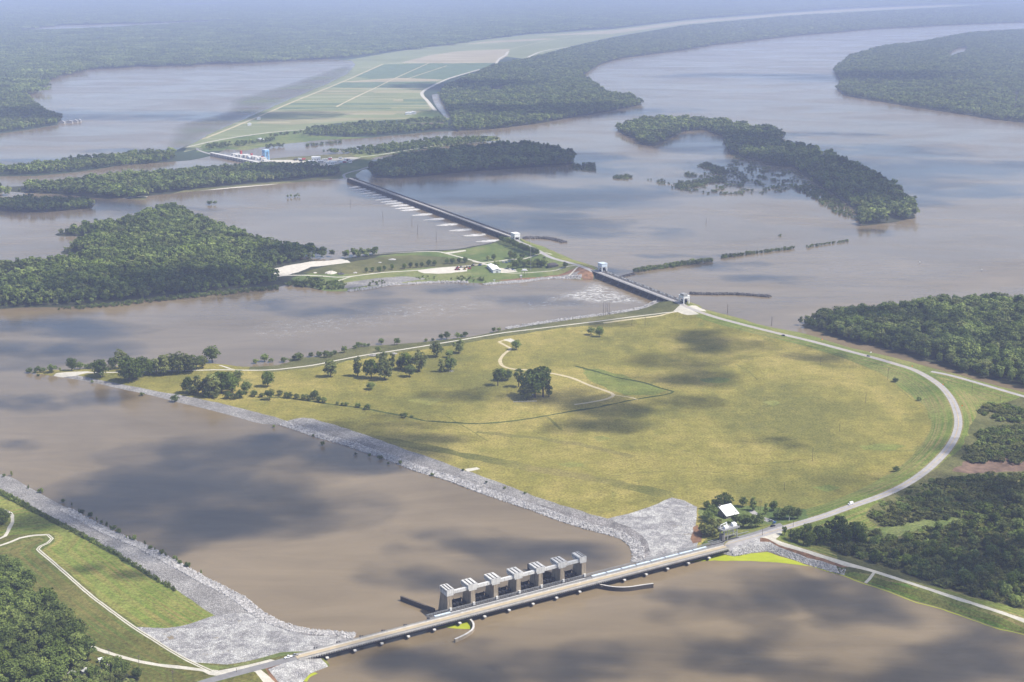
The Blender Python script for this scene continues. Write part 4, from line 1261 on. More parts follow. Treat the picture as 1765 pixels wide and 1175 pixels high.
wood_things("-40,900 0,885 7,892 9,906 4,920 -40,935", 8, 9, 14, ['round', 'dark'], 'bushy tree beside the curved gravel lane at the left edge', 'trees by the curved lane', 2.5, limit=12, land=bl)
trees([(134, 1135, 44, 'wood', 'tall tree with a bare trunk at the right tip of the lower left wood'), (213, 1163, 25, 'round', 'dark conical bush in front of the white shed lane'), (202, 1152, 20, 'round', 'rounded bush touching the white gravel lane by the shed'), (182, 1140, 9, 'bush', 'low hedge bush behind the white shed')], land=bl)
# brush on the right: nearest clumps are things, the rest one mass
BR = "1437,949 1488,966 1556,983 1624,1010 1692,1030 1765,1048 1900,1090 2060,1130 2060,822 1900,818 1765,817 1710,819 1642,829 1591,836 1540,857 1494,888 1500,898 1524,910 1490,925 1452,935"
BRH = ("1500,915 1530,908 1600,896 1652,893 1655,908 1610,914 1540,926", "1492,890 1525,907 1500,916")
rest = wood_things("1440,951 1488,968 1556,985 1624,1012 1692,1032 1765,1050 1840,1075 1840,1030 1765,1000 1700,985 1620,965 1540,945 1480,935", 11.5, 6, 12, ['olive', 'olive', 'dark', 'round'], 'dark bush inside the brush wood behind its front row', 'bushes of the brush wood', 3.0, 'tree', limit=75, sx=0.85, land=isl, edge=('1440,951 1488,968 1556,985 1624,1012 1692,1032 1765,1050', ' bush from the left in the front row along the white gravel road'))
wood(BR, 8.0, 3.6, 6.2, SET_BRUSH, 'dense olive brush wood right of the highway bend', BRH, 2.4, 1.35, rag=2.0, name='brush_wood')
wood("1560,985 1560,925 1640,915 1700,880 1765,870 1900,900 1900,1080 1765,1040 1640,1008", 17.0, 8, 14, SET_NEAR, 'taller pale trees standing up out of the olive brush wood', (), 2.4, 1.0, name='brush_wood')
wood("1684,712 1706,697 1737,699 1765,706 1830,716 1830,735 1765,729 1740,731 1716,723 1698,716", 8.0, 3.6, 6.0, SET_BRUSH, 'small brush patch on the lawn below the levee fork', (), 2.4, 1.3, rag=1.5, name='brush_wood')
wood("1655,795 1668,790 1674,775 1697,743 1720,738 1765,735 1900,740 1900,803 1765,800 1712,797 1680,799", 8.0, 4, 6.5, SET_BRUSH, 'brush patch above the brown bare field', (), 2.4, 1.35, rag=1.5, name='brush_wood')
trees([(1617, 861, 20, 'grey', 'pale green conical tree rising out of the brush right of the highway van'), (1742, 866, 24, 'grey', 'taller of two pale trees rising from the brush near the right edge'), (1757, 870, 20, 'grey', 'shorter of two pale trees rising from the brush near the right edge'), (1560, 873, 8, 'greybush', 'pale bush on top of the brush nearest the highway')], land=isl)
# flooded wood on the right
wood(ISL['RW'], 10.5, 14, 27, SET_NEAR, 'tall flooded wood between the muddy channel and the river', (), 0.2, 1.0, edge_low=25.0)
# left wood on the middle island
wood("-300,550 0,531 60,528 130,526 200,520 300,508 400,498 478,490 480,478 462,468 492,457 518,451 569,444 590,441 560,440 520,436 440,415 400,398 350,382 320,366 300,362 240,374 200,388 150,397 100,404 115,406 150,407 190,411 150,417 112,433 120,437 200,441 130,452 60,458 0,461 -300,480", 10.5, 13, 25, SET_MID, 'large green wood across the river from the point', ("0,478 44,474 44,482 0,486",), 0.5, 1.0, edge_low=20.0)
wood("590,442 605,440 630,438 655,436 652,440 620,444 596,447", 9.0, 10, 16, SET_MID, 'line of trees tapering out along the far shore of the workshop island', (), 0.5)
wood("484,492 520,486 560,484 590,488 600,497 570,501 545,497 518,493", 9.0, 4, 8, SET_LOW, 'low dark scrub on the near shore of the sand pile', (), 0.6, 1.0, name='scrub')
wood("130,529 200,523 300,511 400,501 480,494 480,499 400,507 300,517 200,528 135,533", 6.0, 3, 5, SET_LOW, 'band of reeds in the water before the large left wood', (), 0.1, 1.0, rag=2.0, name='reed_bed')
wood("600,498 637,494 671,488 705,484 758,483 840,486 836,478 760,475 700,480 640,486", 9.0, 1.5, 4.0, SET_LOW, 'weedy scrub along the stone shore of the workshop island', (), 1.6, 1.0, thin=-0.05, rag=2.0, name='scrub')
# strips and islands further off
wood("-200,345 0,338 45,332 110,334 190,341 250,341 254,336 330,327 420,317 500,311 570,305 588,300 580,296 540,291 470,289 400,294 330,299 280,302 200,308 110,318 45,324 -200,332", 11.5, 14, 22, SET_FAR, 'long strip wood along the levee above the left wood', ("0,325 45,322 45,332 0,336",), 0.8)
wood("-200,318 0,301 60,300 130,295 200,286 260,282 300,275 300,266 240,267 150,277 60,288 0,294 -200,310", 12.0, 12, 20, SET_FAR, 'narrow strip wood behind the side channel', (), 0.8)
wood(ISL['O'], 11.0, 14, 20, SET_FAR, 'small dark wooded island at the left edge', (), 0.4)
wood(ISL['G'], 11.5, 18, 28, SET_FAR, 'dark wooded island beside the long spillway bridge', (), 0.4)
wood("548,264 600,260 680,250 760,242 820,240 856,242 840,246 760,254 690,262 640,267 600,266", 12.0, 9, 15, SET_FAR, 'thin tree strip along the levee behind the wooded island', (), 0.8)
wood("520,234 530,224 580,220 640,214 668,219 720,220 768,218 776,222 720,228 660,233 600,236", 13.0, 11, 18, SET_FAR, 'wood between the small pond and the flooded grass', (), 0.8)
wood("690,212 720,207 765,206 775,212 740,211 700,214 672,216 640,214", 13.0, 9, 15, SET_FAR, 'trees around the farm above the small pond', (), 0.8)
wood(ISL['J'], 11.5, 13, 24, SET_FAR, 'dark crescent shaped wooded island in the river', (), 0.4, rag=14.0, thin=-0.36, grain=55.0)
wood("1250,286 1268,268 1330,289 1385,300 1405,318 1330,333 1240,337 1180,328 1215,312 1200,302 1225,296", 8.0, 2, 4.5, SET_LOW, 'drowned brush in the shallows inside the crescent island', (), 0.1, 1.1, thin=0.10, grain=24.0, name='drowned_brush')
wood("1200,286 1218,281 1248,291 1256,298 1240,302 1222,293", 7.0, 3, 6, SET_LOW, 'upper arm of drowned brush reaching out from the crescent shallows', (), 0.1, 1.0, name='drowned_brush')
wood("1160,318 1200,311 1245,304 1250,312 1200,322 1170,326", 8.0, 3, 6, SET_LOW, 'lower arm of drowned brush left of the crescent shallows', (), 0.1, 1.0, thin=0.0, grain=30.0, name='drowned_brush')
wood("1400,318 1440,340 1478,372 1484,385 1440,368 1400,340 1360,322", 9.0, 2.5, 6, SET_LOW, 'sparse drowned bushes along the crescent island edge', (), 0.1, 1.0, thin=0.0, name='drowned_brush')
wood("1110,310 1130,308 1200,320 1195,332 1150,322", 9.0, 2.5, 5, SET_LOW, 'drowned bushes left of the crescent shallows', (), 0.1, 1.0, grain=22.0, thin=0.06, name='drowned_brush')
wood("985,284 1026,281 1028,296 990,294", 9.0, 3, 6, SET_LOW, 'drowned bushes off the tip of the dark wooded island', (), 0.1, 1.0, thin=0.0, name='drowned_brush')
wood("1057,303 1080,301 1089,306 1080,310 1060,308", 7.0, 3, 5.5, SET_LOW, 'single patch of drowned brush in the open river', (), 0.1, name='drowned_brush')
wood("1178,300 1186,297 1202,300 1200,305 1182,305", 7.0, 3, 5, SET_LOW, 'round patch of drowned brush left of the crescent shallows', (), 0.1, name='drowned_brush')
wood("1165,312 1185,313 1184,318 1168,318", 7.0, 2, 4, SET_LOW, 'small patch of drowned brush below the round patch', (), 0.1, name='drowned_brush')
wood("1092,466 1130,460 1180,453 1225,448 1227,451 1180,458 1130,465 1094,470", 5.0, 4, 6.5, SET_LOW, 'willow covered dike nearest the gate bridge', (), 0.2, 0.8, rag=1.5, name='willow_dike')
wood("1242,442 1280,437 1330,431 1368,427 1368,430 1330,434 1280,441 1244,446", 5.0, 3.5, 5, SET_LOW, 'long middle willow covered dike in the river', (), 0.2, 0.8, rag=1.5, name='willow_dike')
wood("1389,424 1420,420 1461,414 1462,417 1420,422 1392,427", 5.0, 2.5, 4, SET_LOW, 'farthest willow covered dike in the river', (), 0.2, 0.8, rag=1.5, name='willow_dike')
wood("757,164 771,150 825,127 852,115 903,106 982,86 1057,69 1180,47 1180,86 1073,100 1033,111 1002,131 1033,153 1046,163 1090,168 1108,180 1056,191 988,202 920,214 852,222 784,226 778,205", 14.0, 14, 22, SET_FAR, 'big wooded point between the farm fields and the river', ("839,155 860,149 878,146 868,156 850,162",), 0.8)
wood("1180,47 1356,30 1461,24 1765,7 1980,2 2300,2 2000,30 1765,38 1641,43 1505,50 1369,62 1233,77 1180,86", 24.0, 15, 24, SET_FAR, 'wooded far bank of the wide river', (), 0.8, 1.7)
wood(ISL['I'], 15.0, 15, 22, SET_FAR, 'wooded headland at the upper right', ("1632,94 1650,84 1668,82 1664,92 1640,100", "1744,195 1750,160 1756,160 1752,196"), 0.4)
wood("-700,230 0,228 50,222 100,214 106,205 80,195 60,181 45,164 0,164 -700,175", 14.0, 14, 22, SET_FAR, 'wooded headland on the left side of the lake', (), 0.8)
wood("-700,180 -400,166 45,163 75,137 90,132 140,120 250,115 350,111 480,106 560,101 600,98 660,90 764,78 903,58 1057,48 1180,33 1356,20 1470,13 1640,6 1800,3 2100,2 -900,2", 70.0, 9.0, 11.5, SET_CLUMP, 'hazy bottomland forest reaching to the horizon', ("22,52 110,43 250,40 410,33 412,37 330,42 200,50 100,54 30,56", "240,9 330,6 400,5 400,8 300,11"), 1.0, 1.0, rag=30.0)
wood("345,252 480,232 520,227 520,230 450,238 400,245 360,255", 16, 5, 9, SET_LOW, 'thin tree line along the levee by the power plant', (), 1.0, thin=0.05, name='scrub')
wood("352,256 390,250 400,254 360,259", 12, 8, 12, SET_FAR, 'trees at the power plant bridge head', (), 1.0)
wood("404,250 432,246 476,240 473,244 440,249 408,254", 12, 9, 14, SET_FAR, 'trees round the small house by the power plant', (), 1.0)
wood("455,255 490,250 491,254 460,258", 12, 8, 12, SET_FAR, 'dark trees in the shallows behind the blue crane', (), 0.2)
wood("520,251 590,243 588,247 530,253", 12, 4, 8, SET_LOW, 'drowned scrub behind the power yard', (), 0.2, thin=0.0, name='drowned_brush')
wood("352,351 390,347 392,352 355,354", 9, 6, 9, SET_FAR, 'flooded tree group in the left channel', (), 0.1, thin=-0.05)
wood("486,341 517,336 517,340 488,344", 9, 5, 8, SET_FAR, 'small flooded tree group left of the spillway', (), 0.1, thin=-0.02)
wood("1338,404 1352,404 1350,409 1336,409", 8, 2, 3, SET_LOW, 'scrap of drowned brush in the middle of the river', (), 0.1, name='drowned_brush')
wood("100,531 135,528 135,534 100,535", 7, 2, 4, SET_LOW, 'drowned snags before the large left wood', (), 0.1, thin=0.0, name='drowned_brush')
# hedge along the top of the lower grey bank
wood("0,845 27,858 68,881 112,904 153,926 204,954 245,980 279,1001 305,1017 300,1019 270,1002 235,979 190,953 140,925 95,902 50,880 0,852", 2.6, 1.6, 3.2, SET_LOW, 'overgrown hedge strip along the top of the lower grey bank', (), 3.0, 0.8, rag=0.8, name='hedge_strip')

# loose rock along the water lines
def rocks(line_px, w, n, smin, smax, coll, label, z0=0.1, rise=0.14, land=None, name='loose_rock'):
    l = crom(P(line_px), False, 3.0)
    t = np.gradient(l, axis=0); t /= np.linalg.norm(t, axis=1)[:, None]
    nr = np.stack([-t[:, 1], t[:, 0]], 1)
    i = NR.randint(0, len(l), n)
    off = NR.uniform(-0.15, 1.0, n) * w
    p = l[i] + nr[i] * off[:, None] + t[i] * NR.uniform(-1.5, 1.5, (n, 1))
    z = land.height(p) if land is not None else np.full(n, z0)
    s = NR.uniform(smin, smax, n)
    size = np.column_stack([s * NR.uniform(0.8, 1.3, n), s, s * NR.uniform(0.6, 1.0, n)])
    return scatter(name, np.column_stack([p, z]), size, coll, NR.uniform(-3, 3, (n, 3)), label=label, cat='rocks')
rocks("483,732 511,741 545,753 599,768 617,775 668,792 716,811 767,826 818,845 869,863 920,880 971,899 1020,914 1049,921 1074,930 1088,943 1092,957 1090,968", 9.0, 9000, 0.5, 1.25, SET_ROCK, 'loose grey rock along the pasture side of the basin', land=isl)
rocks("119,877 163,901 204,921 245,938 289,961 323,979 357,998 391,1015 422,1032 443,1049 466,1064 494,1076 531,1085 572,1089 610,1092", -9.0, 8000, 0.45, 1.2, SET_ROCK, 'loose grey rock along the lower bank of the basin', land=bl)
rocks("1233,950 1264,958 1294,953 1322,950 1342,956 1376,967 1403,976 1434,986 1451,990", 5.0, 1100, 0.35, 0.8, SET_ROCK, 'loose pale rock behind the strip of green algae', land=isl)
rocks("836,491 864,489 903,486 941,481 970,480 1000,481", 8.0, 900, 0.8, 1.8, SET_ROCK, 'pale rock rim of the workshop island', land=mid)
rocks("603,502 637,498 671,492 705,490 758,487 806,487", 8.0, 900, 0.8, 1.8, SET_ROCK, 'pale stone rim below the sand lot', land=mid)
rocks("1140,520 1111,531 1056,541 988,550 920,560 876,567", -7.0, 1400, 0.7, 1.5, SET_ROCK, 'pale rock rim below the gravel levee track', land=isl)
rocks("1192,507 1230,508 1270,508 1325,512", 7.0, 900, 1.2, 2.6, SET_JETTY, 'dark rock jetty running out from the right crane', 0.4, name='rock_jetty')
rocks("903,411 930,411 950,413 968,418", 9.0, 500, 1.4, 3.0, SET_JETTY, 'dark hooked rock jetty beside the far crane', 0.4, name='rock_jetty')
rocks("1066,479 1080,476 1092,473", 5.0, 150, 1.2, 2.2, SET_JETTY, 'short dark rock spur at the gate bridge', 0.4, name='rock_jetty')
# ------------------------------------------------------------------ structures
def frame(ax, ay, bx, by, z):
    """plan frame of a straight structure between two photo pixels on the plane z"""
    a, b = np.array(at(ax, ay, z)), np.array(at(bx, by, z))
    L = float(np.linalg.norm(b - a))
    return a, (b - a) / L, L, math.atan2(b[1] - a[1], b[0] - a[0])

def local(a, u, px, py, z):
    p = np.array(at(px, py, z)) - a
    return float(p @ u), float(-p[0] * u[1] + p[1] * u[0])

def ymesh(mb, prof, x0, x1):
    """profile in y-z extruded along x"""
    n = len(prof)
    vs = [(x0, y, z) for y, z in prof] + [(x1, y, z) for y, z in prof]
    fs = [tuple(range(n - 1, -1, -1)), tuple(range(n, 2 * n))] + [(i, (i + 1) % n, (i + 1) % n + n, i + n) for i in range(n)]
    return mb.add(vs, fs)

def railing(mb, x0, x1, y, z, h=1.1, step=2.5, r=0.07):
    n = max(1, int(round((x1 - x0) / step)))
    for i in range(n + 1):
        x = x0 + (x1 - x0) * i / n
        mb.box(x - r, x + r, y - r, y + r, z, z + h)
    for k in (0.55, 1.0):
        mb.box(x0, x1, y - r * 0.9, y + r * 0.9, z + h * k - r, z + h * k + r)
    return mb

# ---- the near road bridge over the outflow channel
ZA = 6.2
A0, AU, AL, AR = frame(511, 1133.3, 1252, 942, ZA)
br = thing('road_bridge', 'long low road bridge with tan deck crossing the basin in front of the gate towers', 'bridge', (A0[0], A0[1], ZA), AR)
MB().box(0, AL, -3.9, 3.9, -0.5, 0.0).build('deck', M['concpale'], br)
MB().box(0, AL, -2.7, 2.7, 0.0, 0.06).build('road_surface', M['tan'], br)
par = MB()
for y0, y1 in ((-3.9, -3.45), (3.45, 3.9)):
    par.box(0, AL, y0, y1, 0.0, 0.55)
par.build('kerb', M['concpale'], br)
rl = MB()
railing(rl, 0, AL, -3.7, 0.55, 0.7, 2.4, 0.1)
railing(rl, 0, AL, 3.7, 0.55, 0.7, 2.4, 0.1)
rl.build('railing', M['steel'], br)
rib = MB()
k = int(AL / 1.9)
for i in range(k):
    x = (i + 0.5) * AL / k
    rib.box(x - 0.28, x + 0.28, -4.25, -3.9, -1.25, 0.3)
rib.build('deck_bracket', M['concpale'], br, kind='stuff')
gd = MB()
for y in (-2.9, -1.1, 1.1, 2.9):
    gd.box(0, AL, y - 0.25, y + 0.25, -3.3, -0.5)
gd.build('girder', M['black'], br)  # near-black colour makes the dark band beneath the deck
NP = 18
SP = AL / NP
capm = MB().box(-1.0, 1.0, -5.2, -3.3, -4.1, -3.3).mesh('pier_cap'); capm.materials.append(M['concwhite'])
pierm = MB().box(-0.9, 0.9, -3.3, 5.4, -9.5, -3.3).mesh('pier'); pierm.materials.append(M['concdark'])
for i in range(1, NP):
    p = use('pier', pierm, br, (i * SP, 0, 0))
    use('pier_cap', capm, p)
postm = MB().box(-1.4, -0.5, 5.3, 6.2, -9, 1.3).box(0.4, 1.3, 5.3, 6.2, -9, 0.9).box(-1.6, 1.6, 5.2, 6.6, -9, -0.8).box(1.3, 3.0, 5.4, 6.4, -0.8, -0.2).mesh('pier_nose')
postm.materials.append(M['darksteel'])
for px in (548, 587, 627, 665, 703):
    x, _ = local(A0, AU, px, 1131.3 - (px - 511) * 0.258, ZA)
    use('pier_nose', postm, br, (x, 0, 0))

# ---- gate dam with seven towers
gx0, gv = local(A0, AU, 777.5, 1053.5, ZA)
gx6, _ = local(A0, AU, 1003.5, 991, ZA)
TS = (gx6 - gx0) / 6
sx0, _ = local(A0, AU, 738, 1065, ZA)
sx1, _ = local(A0, AU, 1246, 936, ZA)
dam = thing('gate_dam', 'concrete gate dam with seven white topped towers beside the tan road bridge', 'dam', (A0[0], A0[1], ZA), AR)
YF = 11.0
towm = MB().hexa([(-2.3, YF, -9), (2.3, YF, -9), (2.3, YF + 16, -9), (-2.3, YF + 16, -9), (-1.75, YF + 0.7, 12), (1.75, YF + 0.7, 12), (1.75, YF + 11.5, 12), (-1.75, YF + 11.5, 12)]).mesh('tower')
towm.materials.append(M['conc'])
for i in range(7):
    x = gx0 + i * TS
    tw = use('tower', towm, dam, (x, 0, 0))
    a, b = (-4.1, 4.1)
    if i == 0: a, b = (-2.2, 4.0)
    if i == 6: a, b = (-4.0, 2.2)
    hs = MB()
    ymesh(hs, [(YF + 0.4, 13.0), (YF + 12.0, 13.0), (YF + 12.0, 16.4), (YF + 0.4, 16.4)], a, b)
    ymesh(hs, [(YF + 0.5, 11.6), (YF + 11.8, 11.6), (YF + 11.8, 13.0), (YF + 0.5, 13.0)], max(a, -3.4) if i else -2.3, min(b, 3.4) if i < 6 else 2.3)
    hs.build('machine_house', M['concwhite'], tw)
    sl = MB()
    for q in ((a * 0.45, b * 0.35) if 0 < i < 6 else (a * 0.2, b * 0.55)):
        sl.box(q - 0.55, q + 0.55, YF + 1.2, YF + 11.4, 16.4, 16.44)
    sl.build('roof_slot', M['black'], tw)
    gr = MB()
    for q in range(5):
        y = YF + 2.2 + q * 2.0
        gr.box(a - 0.05, a - 0.004, y, y + 0.9, 14.4, 15.1)
    gr.build('vent', M['black'], tw)
    rf = MB()
    railing(rf, a + 0.1, b - 0.1, YF + 0.6, 16.4, 0.9, 2.0, 0.06)
    rf.build('roof_rail', M['steel'], tw)
    MB().box(-0.9, 0.9, YF - 1.4, YF - 0.05, 0.0, 2.4).build('door_housing', M['concwhite'], tw)
    if i < 6:
        bm_ = MB().box(4.0 if i == 0 else 4.1, TS - (4.1 if i < 5 else 4.0), YF + 1.4, YF + 4.2, 12.2, 14.2)
        bm_.build('walkway_beam', M['concwhite'], dam).location = (x, 0, 0)
        rr = MB()
        railing(rr, 4.4, TS - 4.4, YF + 1.6, 14.2, 0.8, 2.4, 0.06)
        rr.build('beam_rail', M['white'], dam).location = (x, 0, 0)
        gt = MB()
        prof = []
        for q in range(9):
            an = R(-50 + q * 8)
            prof.append((YF + 3 + 12 * math.cos(an), -1.5 + 9 * math.sin(an)))
        for q in range(8, -1, -1):
            an = R(-50 + q * 8)
            prof.append((YF + 3 + 11.5 * math.cos(an), -1.5 + 8.6 * math.sin(an)))
        ymesh(gt, prof, 2.6, TS - 2.6)
        for q in (3.6, TS / 2, TS - 3.6):
            gt.bar((q, YF + 3, -1.5), (q, YF + 13.5, 1.8), 0.5)
            gt.bar((q, YF + 3, -1.5), (q, YF + 14, -4), 0.5)
        for q in range(5):
            gt.box(2.8 + q * 2.9, 4.9 + q * 2.9, YF + 5.5, YF + 7.5, 0.2 + 0.4 * (q % 2), 1.5 + 0.6 * ((q * 7) % 3) / 2)
        gt.build('gate', M['darksteel'], dam).location = (x, 0, 0)
MB().box(sx0, sx1, 4.6, YF - 0.2, -0.9, -0.1).build('service_deck', M['deckgrey'], dam)
sp = MB()
n = int((sx1 - sx0) / TS) + 1
for i in range(n):
    x = sx0 + 2 + i * TS
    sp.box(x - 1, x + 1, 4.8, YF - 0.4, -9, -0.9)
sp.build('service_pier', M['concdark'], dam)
sr = MB()
railing(sr, sx0, sx1, 4.8, -0.1, 1.5, 1.8, 0.1)
railing(sr, sx0, sx1, YF - 0.4, -0.1, 1.8, 1.6, 0.13)
sr.build('service_railing', M['steel'], dam)
tr = MB()
for y in (5.6, 9.2):
    tr.box(sx0, sx1, y - 0.14, y + 0.14, -0.1, 0.25)
tr.build('crane_rail', M['darksteel'], dam)
MB().box(sx0 + 12, gx6 - 2, 7.0, 7.3, -0.1, 0.4).build('cable_duct', M['white'], dam)
slm = MB().box(0, 13.2, 6.2, 8.4, 0.0, 0.7).mesh('stoplog'); slm.materials.append(M['paleblue'])
use('stoplog', slm, dam, (sx0 + 5, 0, 0))
x = gx6 + 5
while x < sx1 - 22:
    use('stoplog', slm, dam, (x, 0, 0))
    x += 14.4
ab = MB().hexa([(gx0 - 11, YF - 0.5, -9), (gx0 - 3.6, YF - 0.5, -9), (gx0 - 3.6, YF + 13, -9), (gx0 - 11, YF + 13, -9), (gx0 - 9, YF, 1.5), (gx0 - 5.5, YF, 1.5), (gx0 - 5.0, YF + 8, -2), (gx0 - 9, YF + 8, -2)])
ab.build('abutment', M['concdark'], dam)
MB().box(sx0 - 1.4, sx0, 4.4, 7.4, -6, 1.0).box(sx0 - 2.8, sx0 - 1.6, 4.6, 6.4, -6, 0.2).build('end_wall', M['darksteel'], dam)
def guide(name, line_px, zt, w, label, mt='concdark', cap=True):
    l = crom(P(line_px, zt), False, 2.5)
    t_ = thing(name, label, 'wall', (l[0][0], l[0][1], 0), 0)
    rel = l - l[0]
    MB().wall(rel, w, -3.0, zt - 0.18).build('wall_face', M[mt], t_)
    MB().wall(rel, w * 1.12, zt - 0.18, zt).build('coping', M['concpale' if cap else mt], t_)
guide('guide_wall', "691,1027 720,1038 749,1049", 3.6, 1.4, 'straight dark guide wall running out left of the first tower', 'concdark', False)
guide('guide_wall', "910,971 950,986 980,997", 5.5, 1.4, 'straight dark guide wall showing behind the fifth tower', 'concdark', False)
guide('guide_wall', "805,1063 811,1067 816,1074 815,1083 805,1091 793,1097 784,1101", 2.8, 1.3, 'hook shaped guide wall curling round the small patch of algae', 'conc')
guide('guide_wall', "1026,1005 1041,1008 1061,1011 1083,1011 1104,1008 1126,1005", 3.7, 1.2, 'gently curved guide wall right of the last tower', 'concdark')
sheet('algae_patch', ragged(dense(P("752,1083 770,1074 803,1066 811,1072 812,1078 811,1084 800,1084 785,1083 765,1081", 0), True, 2.0), 0.3, 4), 0.06, 'algae', kind='stuff', label='lime green algae caught behind the hook shaped guide wall', cat='algae')
sheet('algae_mat', ragged(dense(P("1158,972 1190,969 1233,966 1301,967 1352,970 1392,975 1405,979 1376,968 1342,957.5 1322,951 1294,954 1264,959 1233,951.5 1195,952 1165,962", 0), True, 3.0), 1.0, 9), 0.07, 'algae', kind='stuff', label='wide lime green algae mat against the pale rocks right of the bridge', cat='algae')
ae = crom(P("1405,977 1434,987 1451,991 1488,1005 1533,1020 1573,1036 1618,1048 1676,1068 1716,1082 1765,1094 1960,1152"), False, 4.0)
sheet('algae_fringe', ragged(ribbon(ae, 1.3), 0.9, 7), 0.05, 'algae', kind='stuff', label='thin lime green algae fringe along the lower right shore', cat='algae')
ae = crom(P("526,1174 532,1166 545,1160"), False, 2.0)
sheet('algae_fringe', ragged(ribbon(ae, 3.0), 0.6, 4), 0.05, 'algae', kind='stuff', label='small yellow algae strip beside the stone tongue under the bridge', cat='algae')

# ---- yard crane beside the bridge
def on_z(px, py, z):
    x, y = at(px, py, z); return x, y
cx, cy0 = on_z(1259, 929, 6.3)
cr = thing('gantry_crane', 'grey gantry crane with two white machine boxes at the road end of the bridge', 'crane', (cx, cy0, 6.0), AR)
fr_ = MB()
for x in (-7.2, 6.8):
    for y in (0.0, 5.0):
        fr_.bar((x, y, 0), (x, y, 9.5), 0.6)
fr_.build('leg', M['steel'], cr)
bc = MB()
for y in (0.0, 5.0):
    bc.bar((-3.6, y, 0.3), (0.4, y, 9.2), 0.4); bc.bar((0.4, y, 9.2), (6.6, y, 4.5), 0.4)
    bc.bar((-7.2, y, 4.2), (6.8, y, 4.6), 0.4)
    bc.bar((-3.6, y, 0.0), (-3.6, y, 9.4), 0.5)
bc.build('brace', M['steel'], cr)
MB().box(-9.2, 8.6, -1.2, 6.2, 9.5, 10.3).build('platform', M['steel'], cr)
pr = MB(); railing(pr, -9.1, 8.5, -1.1, 10.3, 1.0, 1.8, 0.07); railing(pr, -9.1, 8.5, 6.1, 10.3, 1.0, 1.8, 0.07); pr.build('platform_rail', M['steel'], cr)
hm = MB().hexa([(-2.1, -1.6, 0), (2.1, -1.6, 0), (2.1, 1.6, 0), (-2.1, 1.6, 0), (-2.1, -1.6, 1.9), (2.1, -1.6, 1.9), (1.6, 1.6, 2.5), (-1.6, 1.6, 2.5)]).mesh('machine_box'); hm.materials.append(M['white'])
use('machine_box', hm, cr, (-4.2, 1.4, 10.3)); use('machine_box', hm, cr, (6.0, 3.4, 10.3))
bo = MB(); bo.bar((-7.6, 4.6, 10.3), (-7.6, 4.6, 12.8), 0.35); bo.bar((-7.6, 4.6, 12.8), (-1.0, 4.6, 14.2), 0.5); bo.bar((-1.0, 4.6, 14.2), (-1.0, 4.6, 10.3), 0.35); bo.cyl(-1.0, 4.6, 10.3, 12.6, 0.8)
bo.build('hoist_boom', M['white'], cr)
MB().box(-8.6, -5.6, 0.0, 4.6, 0.0, 5.2).build('cab', M['brownwall'], cr)
sk = MB().box(-8.6, 8.4, -0.8, 0.6, 0.0, 0.6).box(-8.6, 8.4, 4.4, 5.6, 0.0, 0.6); sk.build('bogie', M['darksteel'], cr)
# rails and clutter on the pavement
rt = MB()
for y in (-0.4, 5.4):
    rt.box(-20, 24, y - 0.2, y + 0.2, -0.3, 0.18)
o_ = rt.build('crane_track', M['steel']); o_.location = (cx, cy0, 6.3); o_.rotation_euler = (0, 0, AR)
tag(o_, 'pair of steel crane rails on the pavement under the gantry crane', 'rails')

# ---- white roofed house
hx, hy, hz = on(1262, 892)
hs = thing('house', 'grey walled house with a big white metal roof among trees', 'house', (hx, hy, hz), AR - 0.02)
wl = MB()
ymesh(wl, [(0, -0.5), (14, -0.5), (14, 4.4), (11.5, 7.6), (0, 2.8)], -6.6, 6.6)
wl.build('wall', M['brownwall'], hs)
rf = MB()
ymesh(rf, [(-0.9, 2.75), (11.5, 7.95), (11.5, 8.2), (-0.9, 3.0)], -7.2, 7.2)
rf.build('roof', M['roofwhite'], hs)
rf = MB(); ymesh(rf, [(11.5, 7.95), (14.8, 3.8), (14.8, 4.05), (11.5, 8.2)], -7.2, 7.2); rf.build('rear_roof', M['roofwhite'], hs)
MB().box(-6.4, -5.0, 10.4, 11.8, 7.9, 9.4).build('chimney', M['brownwall'], hs)
dk = MB(); dk.box(-6.66, -6.602, 3, 4.4, 0, 2.2); dk.build('door', M['black'], hs)
vt = MB()
for q in range(3):
    vt.box(3.6 + q * 0.9, 4.1 + q * 0.9, 1.2, 1.8, 3.9, 4.6)
vt.build('roof_vent', M['steel'], hs)
sx_, sy_, sz_ = on(1214, 913)
st = thing('tarp_stack', 'turquoise tarp covered heap at the edge of the stone slope', 'tarp', (sx_, sy_, sz_), 0.6)
MB().hexa([(-1.6, -1.1, 0), (1.6, -1.1, 0), (1.6, 1.1, 0), (-1.6, 1.1, 0), (-1.0, -0.7, 1.6), (0.9, -0.5, 2.0), (0.8, 0.6, 2.0), (-1.1, 0.6, 1.6)]).build('tarp', M['turq'], st)
MB().bar((0.5, 0, 1.4), (2.6, 0.6, 4.0), 0.8, 0.15).build('raised_flap', M['turq'], st)

